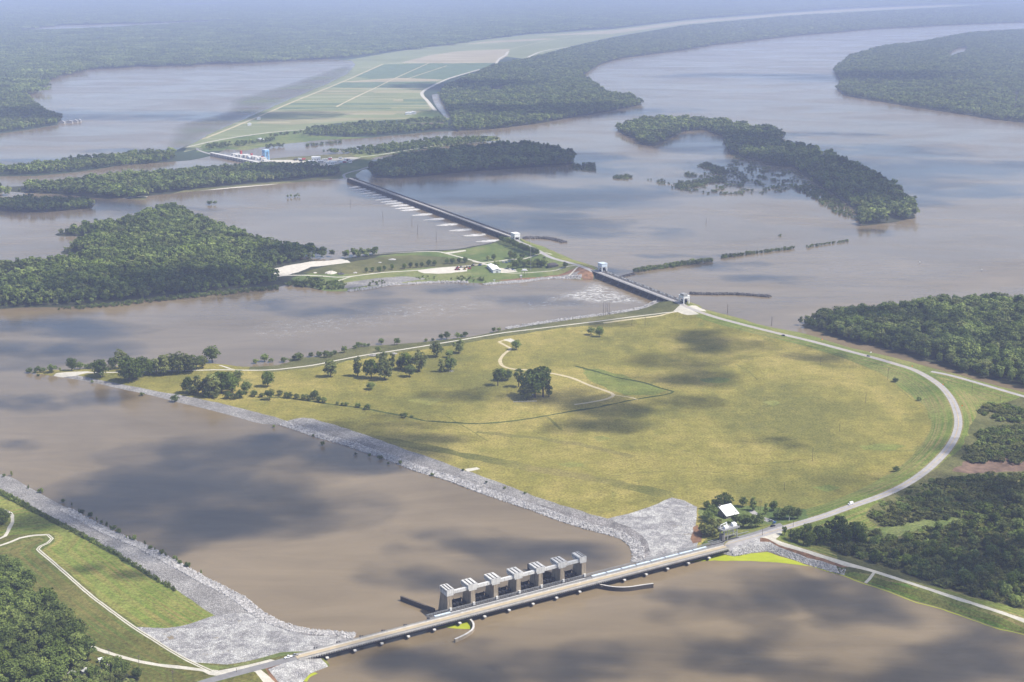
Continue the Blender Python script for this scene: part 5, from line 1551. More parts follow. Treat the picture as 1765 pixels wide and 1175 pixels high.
# ---- poles
def pole(px, py, hpx, label, arms=0, group=None, z=None, r=0.2, mt='wood', land=None):
    x, y, zz = on(px, py, land)
    if z is not None: x, y = at(px, py, z); zz = z
    h = hpx * mpp(px, py) * 1.04
    t_ = thing('utility_pole', label, 'pole', (x, y, zz - 0.5), rnd.uniform(-0.3, 0.3) + 0.9, group)
    MB().cyl(0, 0, 0, h + 0.5, r, r * 0.75, 6).build('pole', M[mt], t_)
    for k in range(arms):
        MB().box(-1.3, 1.3, -0.1, 0.1, h - 0.4 - k * 1.2, h - 0.15 - k * 1.2).build('crossarm', M[mt], t_)
    return t_
for row in [(1315, 607, 15, 'tall bare pole standing in the upper pasture', 0), (1414, 629, 12, 'short bare pole in the pasture below the cars on the levee', 0), (1530, 655, 21, 'pole at the foot of the levee beside a round bush', 1), (1492, 694, 16, 'pole in the brownish patch at the right side of the pasture', 0), (1447, 743, 17, 'thin pole in the middle of the right hand pasture', 0), (1352, 845, 14, 'pole in the pasture above the white roofed house', 0), (1400, 795, 24, 'tall pole in the lower right pasture', 0), (1675, 679, 20, 'pole between the levee road and its fork', 1), (1724, 692, 12, 'short pole on the lawn by the upper brush patch', 1),
            (1089, 562, 12, 'pole in the upper left pasture corner below the levee track', 1), (1112, 560, 13, 'right hand pole of two in the far pasture corner', 1), (1311, 879, 17, 'left of the twin light poles behind the house', 1), (1308, 878, 15, 'right of the twin light poles behind the house', 1), (1360, 899, 8, 'white post at the road junction before the trees', 0), (1367, 908, 10, 'thin lamp post beside the highway junction', 0), (1314, 923, 12, 'thin lamp post at the start of the white gravel road', 0)]:
    pole(row[0], row[1], row[2], row[3], row[4], mt='white' if 'white post' in row[3] else 'wood')
pole(188, 1127, 9, 'short double armed pole on the lane by the white shed', 1, land=bl)
pole(240, 1152, 24, 'tall wooden pole with two crossarms beside the gravel lane', 2, land=bl)
pole(299, 1180, 26, 'wooden pole cut by the bottom edge of the picture', 2, land=bl)
pole(408, 1158, 6, 'small post beside the asphalt approach road', 0, land=bl)
for row in [(1040, 545, 26, 'left pole of the four pole cluster at the outflow shore'), (1044, 545, 26, 'second pole of the four pole cluster at the outflow shore'), (1047, 543, 24, 'third pole of the four pole cluster at the outflow shore'), (1050, 544, 24, 'right pole of the four pole cluster at the outflow shore')]:
    pole(*row, r=0.3)
for row in [(752, 417, 17, 'nearest dead pole in the water below the spillway'), (660, 378, 14, 'second dead pole in the water below the spillway'), (720, 404, 16, 'dead pole left of the nearest one below the spillway'), (710, 385, 9, 'short dead pole nearest the spillway'), (604, 352, 9, 'dead pole far down the spillway'), (1254, 540, 16, 'bare pole in the river just beyond the levee'), (1330, 561, 16, 'bare pole in the river nearest the flooded wood'), (1217, 385, 9, 'lone marker pole in the open river'), (1165, 242, 5, 'tiny pole beside the crescent island')]:
    pole(row[0], row[1], row[2], row[3], 0, z=0.0, r=0.45)
# channel markers
for px, py, lb in ((1692, 468, 'white day marker on a post in the right part of the river'), (1585, 455, 'small white buoy in the river above the flooded wood')):
    x, y = at(px, py, 0)
    t_ = thing('channel_marker', lb, 'marker', (x, y, 0))
    MB().cyl(0, 0, -1, 4, 0.25, 0.2, 6).build('post', M['darksteel'], t_)
    MB().box(-0.9, 0.9, -0.1, 0.1, 2.6, 4.4).build('board', M['white'], t_)

# ---- vehicles
def car(px, py, rz, body, label, kindc='car', group=None, z=None, land=None):
    x, y, zz = on(px, py, land)
    if z is not None: x, y = at(px, py, z); zz = z
    t_ = thing({'car': 'parked_car', 'van': 'van', 'pickup': 'pickup_truck'}[kindc], label, kindc if kindc != 'pickup' else 'pickup', (x, y, zz + 0.08), rz, group)
    L = 2.4
    if kindc == 'car':
        prof = [(-L, 0.3), (L, 0.3), (L, 0.75), (1.4, 0.95), (-2.1, 1.0), (-L, 0.9)]
        cab = [(1.2, 0.95), (0.5, 1.5), (-1.3, 1.5), (-2.0, 1.0)]
    elif kindc == 'van':
        prof = [(-2.8, 0.3), (2.8, 0.3), (2.8, 1.0), (2.2, 1.15), (1.6, 1.2), (-2.8, 1.2)]
        cab = [(2.0, 1.2), (1.3, 2.15), (-2.7, 2.2), (-2.8, 1.2)]
    else:
        prof = [(-2.8, 0.4), (2.8, 0.4), (2.8, 1.0), (1.3, 1.15), (-0.7, 1.15), (-0.75, 0.85), (-2.8, 0.85)]
        cab = [(1.2, 1.15), (0.6, 1.8), (-0.5, 1.8), (-0.7, 1.15)]
    MB().prism(prof, -0.92, 0.92).build('body', M[body], t_)
    k = len(cab)
    gl = [(c[0] * 1.0, c[1]) for c in cab]
    MB().prism(gl, -0.8, 0.8).build('window_band', M['glass' if kindc != 'van' else body], t_)
    top = max(c[1] for c in cab)
    xs = [c[0] for c in cab if c[1] > top - 0.1]
    MB().box(min(xs) - 0.05, max(xs) + 0.05, -0.78, 0.78, top - 0.02, top + 0.05).build('roof', M[body], t_)
    if kindc == 'van':
        MB().prism([(2.05, 1.25), (1.45, 2.0), (1.3, 2.0), (1.3, 1.25)], -0.83, 0.83).build('windscreen', M['glass'], t_)
    wm = MB()
    for i in range(10):
        pass
    for wx in (-1.6, 1.6):
        for wy in (-0.95, 0.72):
            n = 10
            prof = [(wx + 0.36 * math.cos(2 * math.pi * i / n), 0.36 + 0.36 * math.sin(2 * math.pi * i / n)) for i in range(n)]
            MB().prism(prof, wy, wy + 0.23).build('wheel', M['tyre'], t_)
    return t_
def dir_at(line, px, py, z):
    p = np.array(at(px, py, z))
    l = crom(line, False, 10.0)
    i = int(np.argmin(np.hypot(l[:, 0] - p[0], l[:, 1] - p[1])))
    i = min(max(i, 1), len(l) - 2)
    d = l[i + 1] - l[i - 1]
    return math.atan2(d[1], d[0])
v_ = car(1466, 869, dir_at(ring, 1466, 870, 7), 'carwhite', 'white van driving on the pale highway below the bend', 'van', z=7.1)
car(1350, 578.5, dir_at(ring, 1350, 577, 7) + math.pi, 'carblack', 'dark car farther along the levee road', z=7.1)
car(1497, 614, dir_at(ring, 1497, 614, 7), 'carsilver', 'silver car on the levee road nearer the fork', z=7.1)
car(1332, 908, AR + 0.1, 'carblack', 'black car parked at the edge of the grey lot', land=isl)
car(1335, 902, AR + 0.5, 'carblue', 'dark blue car parked behind the black car', land=isl)
car(1329, 899, AR - 0.7, 'carsilver', 'silver car nose in on the grey lot', land=isl)
car(497, 1134, AR, 'carwhite', 'white pickup parked beside the approach road at the bridge end', 'pickup', land=bl)
car(508, 1131, AR, 'carsilver', 'silver pickup parked just ahead of the white one', 'pickup', land=bl)
for i, (px, py, b, lb) in enumerate([(874, 463, 'carsilver', 'silver car in the lot behind the warehouse'), (879, 464, 'carwhite', 'white car nearest the workshop shade trees'), (884, 465, 'carblue', 'blue car on the lot beside the warehouse'), (888, 466, 'carwhite', 'white car at the right end of the warehouse lot'), (898, 452, 'carwhite', 'white car on the upper lane among shade trees')]):
    car(px, py, 0.4 + 0.3 * i, b, lb, land=mid)
car(938, 444.5, -0.9, 'carblack', 'black truck by the junction of the levee road', 'pickup', land=mid)
for i in range(9):
    car(868 + (i % 5) * 5.2, 451 + (i // 5) * 2.2, 0.3, ('carwhite', 'carsilver', 'carblue', 'carblack')[i % 4], ('white', 'silver', 'blue', 'black')[i % 4] + ' car in the small row parked above the warehouse roof', group='cars parked above the warehouse', land=mid)

# ---- road work signs and little roadside things
for px, py, lb in ((1417, 587.5, 'orange sign on the levee verge farthest from the fork'), (1572, 634, 'orange sign at the fork of the levee road'), (1625, 665, 'orange sign on the verge where the road starts to bend'), (1658, 702, 'orange sign on the outside of the road bend')):
    x, y, z = on(px, py)
    t_ = thing('road_work_sign', lb, 'sign', (x, y, z), 0.3)
    MB().box(-0.06, 0.06, -0.06, 0.06, 0, 2.0).build('post', M['steel'], t_)
    MB().add([(0, -0.1, 0.9), (0.95, -0.1, 1.85), (0, -0.1, 2.8), (-0.95, -0.1, 1.85), (0, -0.02, 0.9), (0.95, -0.02, 1.85), (0, -0.02, 2.8), (-0.95, -0.02, 1.85)], [(0, 1, 2, 3), (7, 6, 5, 4), (0, 4, 5, 1), (1, 5, 6, 2), (2, 6, 7, 3), (3, 7, 4, 0)]).build('panel', M['orange'], t_)
x, y, z = on(1501, 610)
t_ = thing('sign_board', 'white board on the levee verge beside the silver car', 'sign', (x, y, z), 0.3)
MB().box(-0.06, 0.06, -0.06, 0.06, 0, 2.0).build('post', M['steel'], t_); MB().box(-1.1, 1.1, -0.14, -0.08, 1.2, 2.6).build('panel', M['white'], t_)
x, y, z = on(174, 1141, bl)
t_ = thing('shed', 'small white shed with an open front beside the lower gravel lane', 'shed', (x, y, z), 0.5)
MB().box(-1.5, 1.5, -1.2, 1.2, 0, 2.6).build('wall', M['white'], t_)
MB().box(-1.8, 1.8, -1.5, 1.5, 2.6, 2.85).build('roof', M['roofwhite'], t_)
MB().box(-0.7, 0.7, -1.26, -1.204, 0.2, 2.2).build('door', M['black'], t_)
for px, py, lb in ((148, 1162, 'grey roofed hut half hidden by the bushes at the bottom edge'), (126, 1168, 'second hut among the bushes at the bottom edge')):
    x, y, z = on(px, py, bl)
    t_ = thing('hut', lb, 'hut', (x, y, z), 0.8)
    MB().box(-2.5, 2.5, -1.8, 1.8, 0, 3.6).build('wall', M['concpale'], t_)
    MB().prism([(-2.9, 3.6), (2.9, 3.6), (0, 4.9)], -2.1, 2.1).build('roof', M['concwhite'], t_)
# white stones under the lone tree, pens by the grove
for px, py, lb in ((905, 693, 'pale wooden cattle pen below the big dark grove'),):
    x, y, z = on(px, py)
    t_ = thing('cattle_pen', lb, 'pen', (x, y, z), 0.1)
    for k in range(9):
        MB().box(-13 + k * 3.2, -12.7 + k * 3.2, -0.15, 0.15, 0, 1.7).build('post', M['concpale'], t_)
    MB().box(-13, 13, -0.06, 0.06, 1.2, 1.5).box(-13, 13, -0.06, 0.06, 0.5, 0.8).build('rail', M['concpale'], t_)
x, y, z = on(917, 684)
t_ = thing('pen_shelter', 'small open shelter at the foot of the dark grove', 'shelter', (x, y, z), 0.2)
for a in (-2, 2):
    for b in (-1.3, 1.3):
        MB().box(a - .12, a + .12, b - .12, b + .12, 0, 2.4).build('post', M['wood'], t_)
MB().hexa([(-2.5, -1.8, 2.4), (2.5, -1.8, 2.4), (2.5, 1.8, 2.7), (-2.5, 1.8, 2.7), (-2.5, -1.8, 2.55), (2.5, -1.8, 2.55), (2.5, 1.8, 2.85), (-2.5, 1.8, 2.85)]).build('roof', M['steel'], t_)
def heap(px, py, w, d, h, mt, label, cat='heap', land=None, name='stone_heap'):
    x, y, z = on(px, py, land)
    n, m_ = 14, 6
    vs = [(0, 0, h)]
    rs = random.Random(int(px))
    for j in range(1, m_ + 1):
        r = j / m_
        for i in range(n):
            a = 2 * math.pi * i / n
            k = 1 + rs.uniform(-0.16, 0.16)
            vs.append((w / 2 * r * k * math.cos(a), d / 2 * r * k * math.sin(a), h * (1 - r ** 1.4) * rs.uniform(0.7, 1.2) - (0.3 if j == m_ else 0)))
    fs = [(0, 1 + i, 1 + (i + 1) % n) for i in range(n)]
    for j in range(m_ - 1):
        for i in range(n):
            a, b = 1 + j * n + i, 1 + j * n + (i + 1) % n
            fs.append((a, a + n, b + n, b))
    o = MB().add(vs, fs).build(name, M[mt])
    o.location = (x, y, z)
    return tag(o, label, cat)
heap(570, 470, 20, 22, 3.2, 'sand', 'long white sand heap on the workshop island', land=mid, name='sand_heap')
heap(588, 472, 13, 14, 2.2, 'jetty', 'dark rubble heap right of the white sand heap', land=mid, name='rubble_heap')
heap(543, 470, 7, 8, 1.2, 'sand', 'small white heap left of the long sand heap', land=mid, name='sand_heap')
heap(612, 470, 8, 8, 1.4, 'rock', 'small pale heap with a dark top by the road fork', land=mid, name='sand_heap')
heap(676, 447, 15, 14, 1.6, 'rock', 'pale heap in the rough grass behind the tree row', land=mid, name='sand_heap')
heap(655, 452, 7, 7, 0.8, 'rock', 'low pale mound left of the rough grass heap', land=mid, name='sand_heap')
heap(642, 612, 12, 8, 1.6, 'bank', 'pale stone heap beside the levee track', name='stone_heap')
heap(678, 609, 10, 7, 1.4, 'bank', 'stone heap right of the round tree at the levee track', name='stone_heap')
heap(778, 639.5, 7, 5, 1.0, 'bank', 'white stones at the foot of the paired trees', name='stone_heap')

# ---- gate bridge (low sill)
ZL = 8.7
B0, BU, BL, BR_ = frame(1022, 465, 1166, 520, ZL)
lb_ = thing('gate_bridge', 'dark sided gate bridge with whitewater below it', 'dam', (B0[0], B0[1], ZL), BR_)
MB().box(0, BL, -4.2, 4.2, -0.8, 0).build('deck', M['concpale'], lb_)
MB().box(0, BL, -3.4, 3.4, 0, 0.06).build('road_surface', M['asphalt'], lb_)
k = MB(); railing(k, 0, BL, -4.0, 0, 1.1, 3, 0.12); railing(k, 0, BL, 4.0, 0, 1.1, 3, 0.12); k.build('railing', M['steel'], lb_)
MB().box(0, BL, 4.6, 13.5, -1.2, -0.2).build('crane_deck', M['concdark'], lb_)
k = MB()
for y in (5.4, 12.8): k.box(0, BL, y - 0.2, y + 0.2, -0.2, 0.5)
railing(k, 0, BL, 13.4, -0.2, 1.4, 3, 0.13); k.build('crane_rail', M['steel'], lb_)
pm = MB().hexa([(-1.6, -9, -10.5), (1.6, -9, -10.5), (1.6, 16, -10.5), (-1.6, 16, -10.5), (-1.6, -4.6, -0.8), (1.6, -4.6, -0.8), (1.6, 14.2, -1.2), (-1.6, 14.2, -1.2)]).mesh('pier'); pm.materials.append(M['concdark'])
gm = MB().box(1.6, BL / 11 - 1.6, 6.0, 7.0, -10.5, -1.2).mesh('gate'); gm.materials.append(M['darksteel'])
hm2 = MB().box(-1.2, 1.2, 8.0, 11.0, -0.2, 1.8).box(1.8, 3.4, 9, 10.6, -0.2, 1.0).mesh('hoist'); hm2.materials.append(M['steel'])
MB().box(0, BL, -2.9, -1.9, -3.2, -0.8).box(0, BL, 1.9, 2.9, -3.2, -0.8).build('girder', M['darksteel'], lb_)
for i in range(12):
    use('pier', pm, lb_, (i * BL / 11, 0, 0))
    if i < 11:
        use('gate', gm, lb_, (i * BL / 11, 0, 0))
        use('hoist', hm2, lb_, (i * BL / 11 + 9, 0, 0))
        use('hoist', hm2, lb_, (i * BL / 11 + 17, 0, 0))
def gantry(a, u, rot, px, py, z, W, D, Hleg, Hbox, label, leg='white', box='paleblue', extra=False):
    x, y = at(px, py, z)
    t_ = thing('gantry_crane', label, 'crane', (x, y, z), rot)
    lm = MB().box(-0.6, 0.6, -0.6, 0.6, 0, Hleg).mesh('leg'); lm.materials.append(M[leg])
    for sx in (-1, 1):
        for sy in (-1, 1):
            use('leg', lm, t_, (sx * (W / 2 - 0.7), sy * (D / 2 - 0.7), 0))
    MB().box(-W / 2, W / 2, -D / 2, D / 2, Hleg, Hleg + Hbox).build('machine_house', M[box], t_)
    MB().box(-W / 2 - 0.4, W / 2 + 0.4, -D / 2 - 0.4, D / 2 + 0.4, Hleg + Hbox, Hleg + Hbox + 0.4).build('roof', M['paleblue' if box == 'paleblue' else 'white'], t_)
    b = MB()
    for sy in (-1, 1):
        b.bar((-W / 2 + 0.7, sy * (D / 2 - 0.7), Hleg * 0.45), (W / 2 - 0.7, sy * (D / 2 - 0.7), Hleg * 0.45), 0.6)
        b.bar((-W / 2 + 0.7, sy * (D / 2 - 0.7), Hleg * 0.45), (0, sy * (D / 2 - 0.7), Hleg), 0.45)
        b.bar((W / 2 - 0.7, sy * (D / 2 - 0.7), Hleg * 0.45), (0, sy * (D / 2 - 0.7), Hleg), 0.45)
    b.build('brace', M[leg], t_)
    MB().box(-W * 0.28, W * 0.28, -D * 0.3, D * 0.3, Hleg * 0.12, Hleg * 0.62).build('hoist_block', M['darksteel'], t_)
    if extra:
        MB().box(-W * 0.2, W * 0.55, -D * 0.56, D * 0.1, Hleg + Hbox + 0.4, Hleg + Hbox + 3.2).build('cab', M['steel'], t_)
        MB().bar((-W * 0.5, 0, Hleg + 0.6), (-W * 0.95, 0, Hleg + 1.2), 1.6).build('cantilever', M['white'], t_)
    return t_
gantry(B0, BU, BR_, 1038.5, 467, ZL, 13, 10, 8.0, 5.0, 'pale blue roofed gantry crane on the island end of the gate bridge')
gantry(B0, BU, BR_, 1179, 522, ZL, 13, 10, 8.5, 3.0, 'white gantry crane with a grey cab on the pasture end of the gate bridge', 'white', 'white', True)
fl = np.array(P("1000,497 1010,487 1030,483 1060,495 1090,508 1118,521 1100,524 1060,524 1020,523 985,518 960,510 975,503", 0.12))
def foam(poly, z, m, label, name='white_water', group=None, kindv='stuff', falloff=14.0, step=6.0):
    q = fill(poly, step)
    vs = np.concatenate([dense(poly, True, step), q])
    nb = len(dense(poly, True, step))
    ov, _, of, _, _, _ = delaunay_2d_cdt([Vector((a, b)) for a, b in vs], [(i, (i + 1) % nb) for i in range(nb)], [], 0, 1e-3)
    pts = np.array([(v.x, v.y) for v in ov])
    tri = np.array([list(f) for f in of if len(f) == 3])
    tri = tri[inside(pts[tri].mean(1), poly)]
    d, _ = seg_dist(pts, poly, True)
    me = bpy.data.meshes.new(name)
    me.from_pydata(np.column_stack([pts, np.full(len(pts), z)]).tolist(), [], tri.tolist())
    a = me.attributes.new('edge', 'FLOAT', 'POINT')
    a.data.foreach_set('value', np.clip(d / falloff, 0, 1).astype(np.float32))
    me.update(); me.materials.append(M[m])
    return tag(link(bpy.data.objects.new(name, me)), label, 'white water', group, kindv)
foam(crom(fl, True, 8), 0.12, 'foam', 'churning white water below the gate bridge', falloff=22.0)
foam(crom(P("860,530 930,505 985,505 1020,520 1080,527 1040,532 960,536 900,543", 0.1), True, 10), 0.1, 'foam2', 'streaks of foam drifting down the outflow channel', falloff=40.0)
foam(crom(P("420,560 600,530 760,512 900,508 860,540 700,560 560,580 450,590", 0.1), True, 14), 0.1, 'foam2', 'faint foam streaks in the middle of the outflow channel', falloff=70.0)

foam(dense(P("285,258 300,216 390,192 400,170 470,152 550,126 606,108 612,124 560,150 500,174 445,199 405,216 365,233 345,244 330,254", 0.4), True, 40.0), 0.4, 'veil', 'shallow flooded mud flat between the lake and the farm road', 'mud_flat', None, 'stuff', 55.0, 30.0)
# ---- long spillway bridge (overbank)
ZO = 8.4
C0, CU, CLn, CR = frame(602, 306.5, 886, 409, ZO)
ob = thing('spillway_bridge', 'very long low spillway bridge with white jets along its left side', 'dam', (C0[0], C0[1], ZO), CR)
MB().box(0, CLn, -4.2, 4.2, -0.8, 0).build('deck', M['concpale'], ob)
MB().box(0, CLn, -3.2, 3.2, 0, 0.06).build('road_surface', M['asphalt'], ob)
MB().box(0, CLn, 5.2, 6.2, -0.8, 1.4).box(0, CLn, 9.0, 9.8, -0.8, 1.0).build('crane_rail', M['darksteel'], ob)
MB().box(0, CLn, 6.2, 9.0, -1.0, -0.4).build('crane_deck', M['concdark'], ob)
MB().box(0, CLn, -4.3, -4.0, 0, 0.9).box(0, CLn, 4.0, 4.3, 0, 0.9).build('parapet', M['conc'], ob)
NB = 60
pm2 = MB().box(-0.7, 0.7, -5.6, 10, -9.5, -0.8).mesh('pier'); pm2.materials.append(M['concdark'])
gm2 = MB().box(0.7, CLn / NB - 0.7, 1.0, 1.6, -9.5, -0.8).mesh('gate'); gm2.materials.append(M['darksteel'])
for i in range(NB + 1):
    use('pier', pm2, ob, (i * CLn / NB, 0, 0))
    if i < NB: use('gate', gm2, ob, (i * CLn / NB, 0, 0))
JT = [(228, 210), (270, 230), (312, 245), (360, 262), (405, 282), (450, 300), (500, 318), (550, 337), (600, 353), (650, 373), (700, 395), (750, 413), (860, 455), (968, 497), (1088, 545), (1210, 592), (1335, 638), (1460, 690)]
for i, (jx, jy) in enumerate(JT):
    px, py = 580 + jx / 5.19, 280 + jy / 5.19
    ln = 27 + 18 * i / 17.0
    th = 1.5 + 1.0 * i / 17.0
    poly = P("%f,%f %f,%f %f,%f %f,%f %f,%f %f,%f" % (px + 1, py - th * 0.5, px - ln * 0.5, py - th * 0.1, px - ln, py + 3.2, px - ln * 0.9, py + 4.4, px - ln * 0.4, py + 1.0 + th * 1.5, px + 1.5, py + 1.0 + th * 0.7), 0.3)
    lab = ['farthest', 'second', 'third', 'fourth', 'fifth', 'sixth', 'seventh', 'eighth', 'ninth', 'tenth', 'eleventh', 'twelfth', 'thirteenth', 'fourteenth', 'fifteenth', 'sixteenth', 'seventeenth', 'nearest'][i]
    lab = 'white water jet spilling from the long bridge, ' + (lab if i in (0, 17) else lab + ' from its far end')
    foam(dense(poly, True, 5.0), 0.3, 'jetfoam', lab, 'spill_jet', 'water jets below the spillway bridge', 'thing', 4.5, 5.0)
x, y = at(888.5, 411, ZO)
gantry(C0, CU, CR, 888.5, 412, ZO, 15, 11, 5.0, 6.0, 'white gantry crane at the near end of the long spillway bridge', 'white', 'white')

# ---- workshop island buildings
ax_, ay_ = at(850, 470.5, 2.2); bx_, by_ = at(862.5, 469.2, 2.2); cx_, cy_ = at(839.7, 460.5, 2.2)
ew = math.hypot(bx_ - ax_, by_ - ay_); ll = math.hypot(cx_ - ax_, cy_ - ay_)
wz = ground(ax_, ay_, mid)
wa = math.atan2(ay_ - cy_, ax_ - cx_)
wh = thing('warehouse', 'long white metal warehouse with a pale roof on the workshop island', 'warehouse', ((ax_ + cx_) / 2, (ay_ + cy_) / 2, wz - 0.3), wa)
MB().box(-ll / 2, ll / 2, 0, ew, 0, 5).build('wall', M['white'], wh)
rf = MB(); ymesh(rf, [(-0.5, 4.9), (ew / 2, 6.6), (ew + 0.5, 4.9), (ew + 0.5, 5.15), (ew / 2, 6.9), (-0.5, 5.15)], -ll / 2 - 0.5, ll / 2 + 0.5); rf.build('roof', M['roofwhite'], wh)
dm = MB().box(-1.6, 1.6, -0.06, -0.004, 0.3, 3.8).mesh('door'); dm.materials.append(M['steel'])
for k in range(3): use('door', dm, wh, (-ll / 3 + k * ll / 3, 0, 0))
MB().box(ll / 2 + 0.004, ll / 2 + 0.06, ew * 0.35, ew * 0.65, 0.3, 3.6).build('end_door', M['steel'], wh)
x, y, z = on(953, 459, mid)
hh = thing('hip_roof_house', 'low house with a dark hipped roof beside the shade trees', 'house', (x, y, z), 0.25)
MB().box(-8, 8, -5, 7, -0.3, 3.0).build('wall', M['brownwall'], hh)
MB().add([(-9, -6, 3), (9, -6, 3), (9, 8, 3), (-9, 8, 3), (-3.5, 1, 6.2), (3.5, 1, 6.2)], [(0, 1, 5, 4), (1, 2, 5), (2, 3, 4, 5), (3, 0, 4), (3, 2, 1, 0)]).build('roof', M['darkroof'], hh)
x, y, z = on(914.5, 466, mid)
mm = thing('radio_mast', 'tall thin radio mast rising from the workshop island', 'mast', (x, y, z))
mh = 56 * mpp(914, 466)
for a in range(3):
    an = a * 2.094
    MB().bar((0.7 * math.cos(an), 0.7 * math.sin(an), 0), (0.35 * math.cos(an), 0.35 * math.sin(an), mh), 0.16).build('leg', M['concpale'], mm)
lt = MB()
for i in range(int(mh / 2)):
    an, an2 = (i % 3) * 2.094, ((i + 1) % 3) * 2.094
    lt.bar((0.6 * math.cos(an), 0.6 * math.sin(an), i * 2), (0.6 * math.cos(an2), 0.6 * math.sin(an2), i * 2 + 2), 0.1)
lt.build('lattice', M['concpale'], mm)
x, y, z = on(904, 476, mid)
gp = thing('gauge_platform', 'white gauge box raised on slim posts at the workshop shore', 'platform', (x, y, z))
for a in (-4, 0, 4):
    for b in (-1.5, 1.5):
        MB().cyl(a, b, -2, 9, 0.25, 0.25, 6).build('post', M['wood'], gp)
MB().box(-5, 5, -2.2, 2.2, 9, 9.6).build('floor_plate', M['concpale'], gp)
MB().box(-3.5, 3.5, -1.8, 1.8, 9.6, 11.6).build('box', M['white'], gp)
x, y, z = on(898, 479, mid)
t_ = thing('stair_tower', 'small white stair tower beside the gauge platform', 'tower', (x, y, z))
MB().box(-1.6, 1.6, -1.6, 1.6, 0, 4.4).build('frame', M['concpale'], t_); MB().box(-1.9, 1.9, -1.9, 1.9, 4.4, 4.7).build('roof', M['white'], t_)
for px, py, lb in ((852, 484.5, 'little white board at the water of the workshop island'),):
    x, y, z = on(px, py, mid)
    t_ = thing('sign_board', lb, 'sign', (x, y, z))
    MB().box(-0.1, 0.1, -0.1, 0.1, 0, 2).build('post', M['steel'], t_); MB().box(-1.3, 1.3, -0.2, -0.1, 1, 3.2).build('panel', M['white'], t_)
# machines parked on the sand lot
rs = random.Random(5)
for i in range(16):
    px, py = 786 + rs.uniform(0, 24), 460 + rs.uniform(0, 6)
    if i > 10: px, py = 814 + rs.uniform(0, 22), 457 + rs.uniform(-0.5, 1.5)
    x, y, z = on(px, py, mid)
    c = rs.choice(['caryellow', 'orange', 'steel', 'red', 'darksteel', 'carblue', 'wood', 'concpale'])
    word = {'caryellow': 'yellow', 'orange': 'orange', 'steel': 'grey', 'red': 'red', 'darksteel': 'black', 'carblue': 'blue', 'wood': 'brown', 'concpale': 'pale'}[c]
    t_ = thing('work_machine', word + ' work machine standing among the equipment right of the sand lot', 'machine', (x, y, z), rs.uniform(0, 3), 'machines by the sand lot')
    MB().box(-2.6, 2.6, -1.2, 1.2, 0.7, 1.7).build('body', M[c], t_)
    MB().box(-1.2, 0.6, -1.0, 1.0, 1.7, 2.9).build('cab', M['glass'], t_)
    MB().box(-2.4, 2.4, -1.5, -1.0, 0, 0.9).box(-2.4, 2.4, 1.0, 1.5, 0, 0.9).build('track', M['tyre'], t_)

# ---- power plant far behind
ZH = 8.0
D0, DU, DL, DR = frame(364, 262.5, 446, 279, ZH)
hb = thing('plant_bridge', 'pale road bridge on many piers at the far power plant', 'bridge', (D0[0], D0[1], ZH), DR)
MB().box(0, DL, -5, 5, -1.4, 0).build('deck', M['concwhite'], hb)
pm3 = MB().box(-1.1, 1.1, -7, 6, -9, -1.4).mesh('pier'); pm3.materials.append(M['concpale'])
for i in range(17): use('pier', pm3, hb, ((i + 0.5) * DL / 17, 0, 0))
pl = thing('power_house', 'pale power house block with machine roofs behind the plant bridge', 'power plant', (D0[0], D0[1], ZH), DR)
MB().box(DL * 0.30, DL * 0.98, 12, 46, -9, -1).build('wall', M['concpale'], pl)
rs = random.Random(3)
for i in range(13):
    a = DL * (0.32 + 0.05 * i)
    MB().box(a, a + DL * 0.038, 14 + rs.uniform(0, 8), 30 + rs.uniform(0, 12), -1, 2 + rs.uniform(0, 5)).build('roof_block', M[('concwhite', 'white', 'concpale')[i % 3]], pl)
for i in range(3):
    MB().box(DL * (0.4 + 0.22 * i), DL * (0.4 + 0.22 * i) + 5, 30, 34, 2, 12 - 2 * i).build('red_hoist', M['red'], pl)
MB().box(DL * 0.98, DL * 1.25, 14, 40, -9, -2.5).build('draft_wall', M['concdark'], pl)
x, y = at(458.5, 274, 5)
bcg = thing('blue_crane', 'tall bright blue gantry crane at the far power plant', 'crane', (x, y, 3), DR)
for a in (-5.5, 5.5):
    for b in (-5, 5):
        MB().box(a - 1.3, a + 1.3, b - 1.3, b + 1.3, 0, 22).build('leg', M['skyblue'], bcg)
MB().box(-7.5, 7.5, -6.5, 6.5, 22, 26).build('machine_house', M['skyblue'], bcg)
b = MB()
for yb in (-5, 5):
    b.bar((-5.5, yb, 11), (5.5, yb, 11), 1.4); b.bar((-5.5, yb, 11), (0, yb, 22), 1.0); b.bar((5.5, yb, 11), (0, yb, 22), 1.0)
b.build('brace', M['skyblue'], bcg)
MB().box(-7, 7, -6, 6, 26, 26.6).build('roof', M['paleblue'], bcg)
BLD = [(545, 279, 22, 16, 13, 'white', 'tallest white block in the far power plant yard'), (536, 282, 18, 14, 8, 'paleblue', 'low pale blue building left of the tallest yard block'), (553, 281, 14, 10, 7, 'concpale', 'grey building right of the tallest yard block'), (569, 283, 22, 8, 6, 'white', 'long white shed along the yard road'), (560, 277, 14, 8, 5, 'concwhite', 'small white shed behind the yard vehicles')]
for px, py, w, d, h, mt, lb in BLD:
    x, y, z = on(px, py); x, y = at(px, py, 1.8)
    t_ = thing('yard_building', lb, 'building', (x, y, 1.5), 0.15)
    MB().box(-w / 2, w / 2, -d / 2, d / 2, 0, h).build('wall', M[mt], t_)
    MB().box(-w / 2 - 0.5, w / 2 + 0.5, -d / 2 - 0.5, d / 2 + 0.5, h, h + 0.6).build('roof', M['roofwhite'], t_)
    wd = MB()
    for q in range(int(w / 4)):
        wd.box(-w / 2 + 1.4 + q * 4, -w / 2 + 3.2 + q * 4, -d / 2 - 0.08, -d / 2 - 0.004, h * 0.4, h * 0.75)
    wd.build('window', M['glass'], t_)
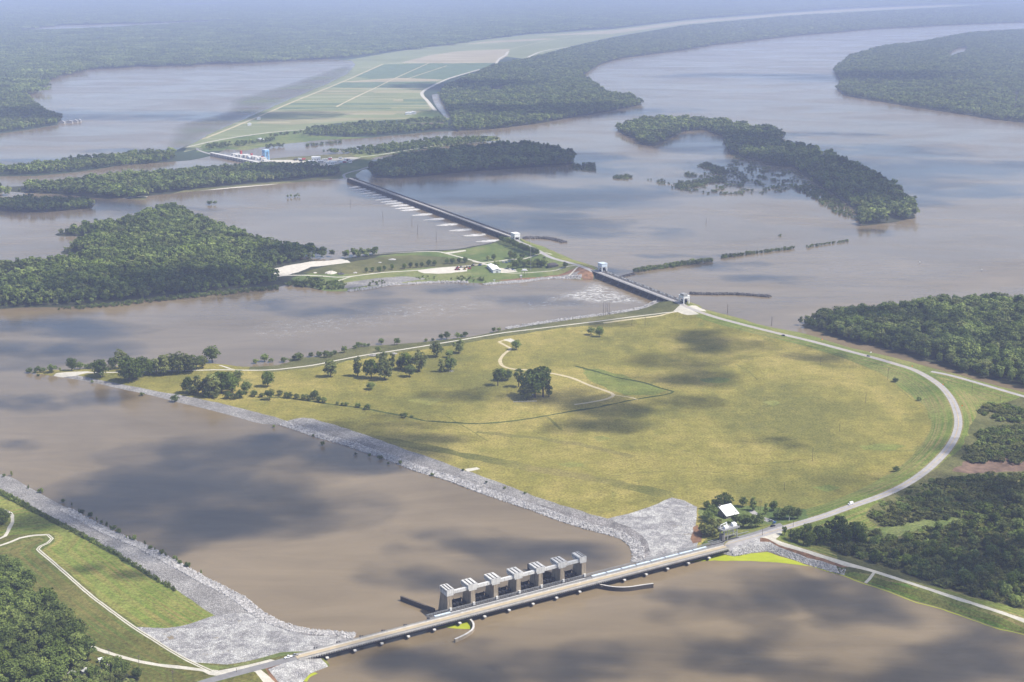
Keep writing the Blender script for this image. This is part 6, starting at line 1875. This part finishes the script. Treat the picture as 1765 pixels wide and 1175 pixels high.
rs = random.Random(9)
for i in range(26):
    px, py = rs.uniform(507, 530) if i < 6 else rs.uniform(560, 604), (rs.uniform(274, 278) if i < 6 else rs.uniform(273, 281))
    x, y = at(px, py, 1.8)
    c = rs.choice(['white', 'white', 'concpale', 'red', 'darksteel', 'paleblue'])
    t_ = thing('yard_trailer', {'white': 'white', 'concpale': 'grey', 'red': 'dull red', 'darksteel': 'black', 'paleblue': 'pale blue'}[c] + ' trailer parked in the far power plant yard', 'trailer', (x, y, 1.7), rs.uniform(-0.4, 0.8), 'trailers in the power plant yard')
    MB().box(-4.5, 4.5, -1.4, 1.4, 0.9, 3.8).build('box', M[c], t_)
    MB().box(-3.5, 3.5, -1.2, 1.2, 0, 0.9).build('wheels', M['tyre'], t_)
x, y = at(449, 243.5, 1.5)
t_ = thing('brick_house', 'small reddish house among trees by the far power plant', 'house', (x, y, 1.3), 0.2)
MB().box(-9, 9, -6, 6, 0, 6).build('wall', M['croppink'], t_); MB().prism([(-10, 6), (10, 6), (0, 10)], -7, 7).build('roof', M['roofwhite'], t_)
for px, py, lb in ((704, 197, 'white farm building at the field edge'), (712, 196, 'second white farm building at the field edge')):
    x, y = at(px, py, 1.5)
    t_ = thing('farm_building', lb, 'barn', (x, y, 1.2), 0.2)
    MB().box(-10, 10, -7, 7, 0, 6).build('wall', M['white'], t_); MB().prism([(-11, 6), (11, 6), (0, 9)], -8, 8).build('roof', M['roofwhite'], t_)
for px, py, lb in ((446, 206, 'white storage tank on the long farm road'), (430, 216, 'small white shed on the flooded farm lane')):
    x, y = at(px, py, 1.5)
    t_ = thing('farm_shed', lb, 'shed', (x, y, 1.2), 0.2)
    MB().box(-6, 6, -4, 4, 0, 6).build('wall', M['white'], t_); MB().prism([(-6.5, 6), (6.5, 6), (0, 8.5)], -4.5, 4.5).build('roof', M['roofwhite'], t_)
# drowned farm at the far left shore
for i, (px, py, w) in enumerate(((108, 213, 14), (120, 212, 20), (130, 211, 16), (137, 210, 10))):
    x, y = at(px, py, 0.3)
    t_ = thing('drowned_shed', ['leftmost', 'second', 'third', 'rightmost'][i] + ' flooded shed of the row off the left headland', 'shed', (x, y, 0), 0.1, 'flooded sheds')
    MB().box(-w / 2, w / 2, -6, 6, -1, 6).build('wall', M['concpale'], t_); MB().prism([(-w / 2 - 1, 6), (w / 2 + 1, 6), (0, 10)], -7, 7).build('roof', M['steel'], t_)

# ------------------------------------------------------------------ clouds above the flood plain
def clouds():
    V, F = [], []
    rs = np.random.RandomState(21)
    ico = None
    import bmesh
    b = bmesh.new(); bmesh.ops.create_icosphere(b, subdivisions=3, radius=1.0)
    iv = np.array([v.co[:] for v in b.verts]); fi = [tuple(v.index for v in f.verts) for f in b.faces]
    b.free()
    for (px, py, wx, wy, alt) in CLOUDS:
        kk = 1.5 if alt in (900, 950) and wx > 80 else 1.12
        wx, wy = wx * kk, wy * kk
        g = np.array(at(px, py, 0))
        k = alt / SUN.z
        cx, cy_ = g[0] + SUN.x * k, g[1] + SUN.y * k
        nb = max(3, int(3 + math.sqrt(wx * wy) / 20))
        for i in range(nb):
            a, r = rs.uniform(0, 6.28), math.sqrt(rs.uniform(0, 0.8))
            ox, oy = wx / 2 * r * math.cos(a), wy / 2 * r * math.sin(a)
            sz = min(wx, wy) / 2 * rs.uniform(0.55, 0.95)
            st = rs.uniform(1.0, 1.7) if wx > wy else 1.0
            sc = np.array([sz * st, sz * (1.3 if wy > wx else 1.0), sz * rs.uniform(0.3, 0.5)])
            off = rs.uniform(0, 50, 3)
            pts = []
            for v in iv:
                n = mnoise.noise(Vector(v * 1.6 + off)) + 0.5 * mnoise.noise(Vector(v * 3.7 + off))
                pts.append(v * (1 + 0.32 * n) * sc + np.array([cx + ox, cy_ + oy, alt + rs.uniform(0, 0.01)]))
            j = len(V)
            V += [tuple(p) for p in pts]
            F += [tuple(q + j for q in f) for f in fi]
    me = bpy.data.meshes.new('clouds')
    me.from_pydata(V, [], F); me.update(); me.shade_smooth()
    t = NT('cloud_vapour', 1.0, 0.0)
    nt = t.t
    nt.nodes.remove(t.b)
    d = nt.nodes.new('ShaderNodeBsdfDiffuse'); d.inputs['Color'].default_value = (0.9, 0.9, 0.9, 1)
    tl = nt.nodes.new('ShaderNodeBsdfTranslucent'); tl.inputs['Color'].default_value = (0.9, 0.9, 0.9, 1)
    m1 = nt.nodes.new('ShaderNodeMixShader'); m1.inputs[0].default_value = 0.5
    nt.links.new(d.outputs[0], m1.inputs[1]); nt.links.new(tl.outputs[0], m1.inputs[2])
    lw = nt.nodes.new('ShaderNodeLayerWeight'); lw.inputs['Blend'].default_value = 0.5
    inv = t.math('SUBTRACT', 1.0, lw.outputs['Facing'])
    puff = t.ramp(t.noise(75.0, 5.0, 0.62, None, 0.4), [(0.38, 0.0), (0.60, 1.0)])
    al = t.math('MULTIPLY', t.math('MULTIPLY', t.math('POWER', inv, 1.7), puff), CLOUD_A)
    tp = nt.nodes.new('ShaderNodeBsdfTransparent')
    m2 = nt.nodes.new('ShaderNodeMixShader')
    nt.links.new(al, m2.inputs[0]); nt.links.new(tp.outputs[0], m2.inputs[1]); nt.links.new(m1.outputs[0], m2.inputs[2])
    nt.links.new(m2.outputs[0], nt.nodes['Material Output'].inputs['Surface'])
    me.materials.append(t.m)
    tag(link(bpy.data.objects.new('clouds', me)), 'loose fair weather clouds high over the flood plain', 'clouds', None, 'stuff')
CLOUD_A = 0.42
# photo pixel of the shadow on the ground, its width and depth in metres, cloud height
CLOUDS = [
 (1195, 600, 90, 110, 1000), (1150, 625, 70, 60, 1050), (1060, 560, 60, 40, 1000),
 (1110, 700, 160, 90, 1000), (1030, 735, 130, 50, 1000), (1150, 660, 90, 60, 1100), (950, 690, 90, 60, 1000), (840, 690, 130, 60, 1000), (700, 735, 120, 50, 1000), (1330, 765, 70, 30, 1000), (720, 760, 100, 40, 1000),
 (1215, 655, 60, 50, 1000), (1290, 600, 50, 40, 1000),
 (260, 840, 130, 60, 950), (380, 850, 170, 90, 950), (470, 800, 170, 80, 950), (560, 770, 140, 70, 950), (330, 905, 140, 60, 950), (440, 890, 110, 50, 950), (620, 790, 90, 60, 950), (150, 890, 90, 60, 950), (240, 940, 60, 50, 950), (440, 760, 120, 30, 950),
 (60, 905, 45, 25, 900), (120, 975, 55, 26, 900), (195, 990, 60, 22, 900),
 (860, 945, 120, 50, 950), (950, 960, 120, 50, 950), (790, 995, 110, 40, 950), (1010, 955, 60, 40, 950),
 (1270, 1000, 90, 30, 900), (1330, 1030, 170, 50, 900), (1450, 1040, 150, 40, 900), (1560, 1060, 90, 40, 900), (1300, 1080, 150, 40, 900), (1230, 1120, 90, 40, 900), (1500, 1150, 200, 50, 900), (1720, 1110, 80, 30, 900), (1400, 1165, 120, 40, 900),
 (760, 1160, 110, 45, 900), (870, 1150, 130, 50, 900), (930, 1175, 90, 40, 900), (690, 1145, 50, 25, 900),
 (1560, 960, 120, 50, 900), (1680, 985, 140, 60, 900), (1480, 930, 80, 40, 900), (1700, 850, 160, 60, 900), (1420, 940, 60, 30, 900), (1660, 780, 60, 40, 900), (1600, 1010, 90, 40, 900),
 (200, 500, 260, 120, 1100), (350, 490, 220, 120, 1100), (100, 560, 200, 100, 1100), (0, 600, 260, 120, 1100), (60, 690, 160, 60, 1000), (290, 365, 200, 80, 1100), (480, 440, 120, 120, 1100), (30, 770, 90, 30, 1000), (560, 530, 220, 80, 1100), (700, 500, 200, 60, 1100), (900, 520, 160, 60, 1100),
 (1430, 620, 120, 60, 1100), (1500, 560, 150, 90, 1100), (1620, 600, 120, 70, 1100),
 (1250, 250, 300, 260, 1200), (1330, 300, 300, 260, 1200), (1430, 320, 300, 240, 1200), (1530, 350, 240, 120, 1200), (1500, 260, 420, 200, 1200), (1650, 290, 500, 260, 1200), (1400, 230, 360, 130, 1200), (1740, 330, 300, 160, 1200),
 (700, 290, 360, 300, 1200), (850, 275, 400, 300, 1200), (950, 290, 260, 220, 1200), (800, 330, 360, 260, 1200), (1000, 340, 360, 200, 1200), (900, 380, 320, 160, 1200), (1100, 330, 300, 140, 1200), (620, 300, 200, 160, 1200), (520, 300, 220, 160, 1200), (1050, 400, 240, 100, 1200),
 (1000, 470, 160, 60, 1100), (1250, 460, 200, 60, 1100), (1330, 480, 160, 60, 1100), (1180, 440, 200, 50, 1100), (1480, 400, 160, 60, 1100),
 (80, 355, 300, 200, 1200), (60, 280, 260, 140, 1200), (240, 260, 300, 100, 1200),
 (900, 195, 700, 260, 1300), (1050, 190, 500, 200, 1300), (1500, 135, 700, 400, 1300), (1250, 130, 700, 260, 1300), (60, 200, 360, 300, 1300), (820, 150, 500, 300, 1300), (350, 200, 700, 260, 1300),
 (1280, 250, 300, 260, 1250), (1350, 285, 320, 260, 1250), (1430, 305, 320, 240, 1250), (1500, 335, 260, 160, 1250), (1300, 310, 300, 160, 1250), (1250, 235, 260, 160, 1250),  # second cloud layer, added to deepen the shade on the crescent island
 (720, 290, 320, 220, 1250), (800, 285, 340, 240, 1250), (900, 275, 340, 220, 1250), (960, 275, 240, 180, 1250), (500, 300, 180, 120, 1250),  # same doubling over the wooded island by the spillway
 (180, 510, 220, 60, 1100), (300, 500, 240, 60, 1100), (420, 485, 200, 60, 1100),  # extra clouds added to darken the front of the left wood
]
clouds()
# ------------------------------------------------------------------ haze
HZ = MB().box(-30000, 30000, -2500, 60000, -4.0, 482.0)
hm = bpy.data.materials.new('haze_air')
hm.use_nodes = True
ht = hm.node_tree
ht.nodes.remove(ht.nodes['Principled BSDF'])
pv = ht.nodes.new('ShaderNodeVolumePrincipled')
pv.inputs['Color'].default_value = (0.57, 0.67, 1.0, 1)
pv.inputs['Density'].default_value = 0.00008
pv.inputs['Anisotropy'].default_value = 0.0
ht.links.new(pv.outputs[0], ht.nodes['Material Output'].inputs['Volume'])
HZ.build('haze', hm, kind='stuff', label='pale blue haze hanging over the whole flood plain', cat='haze')
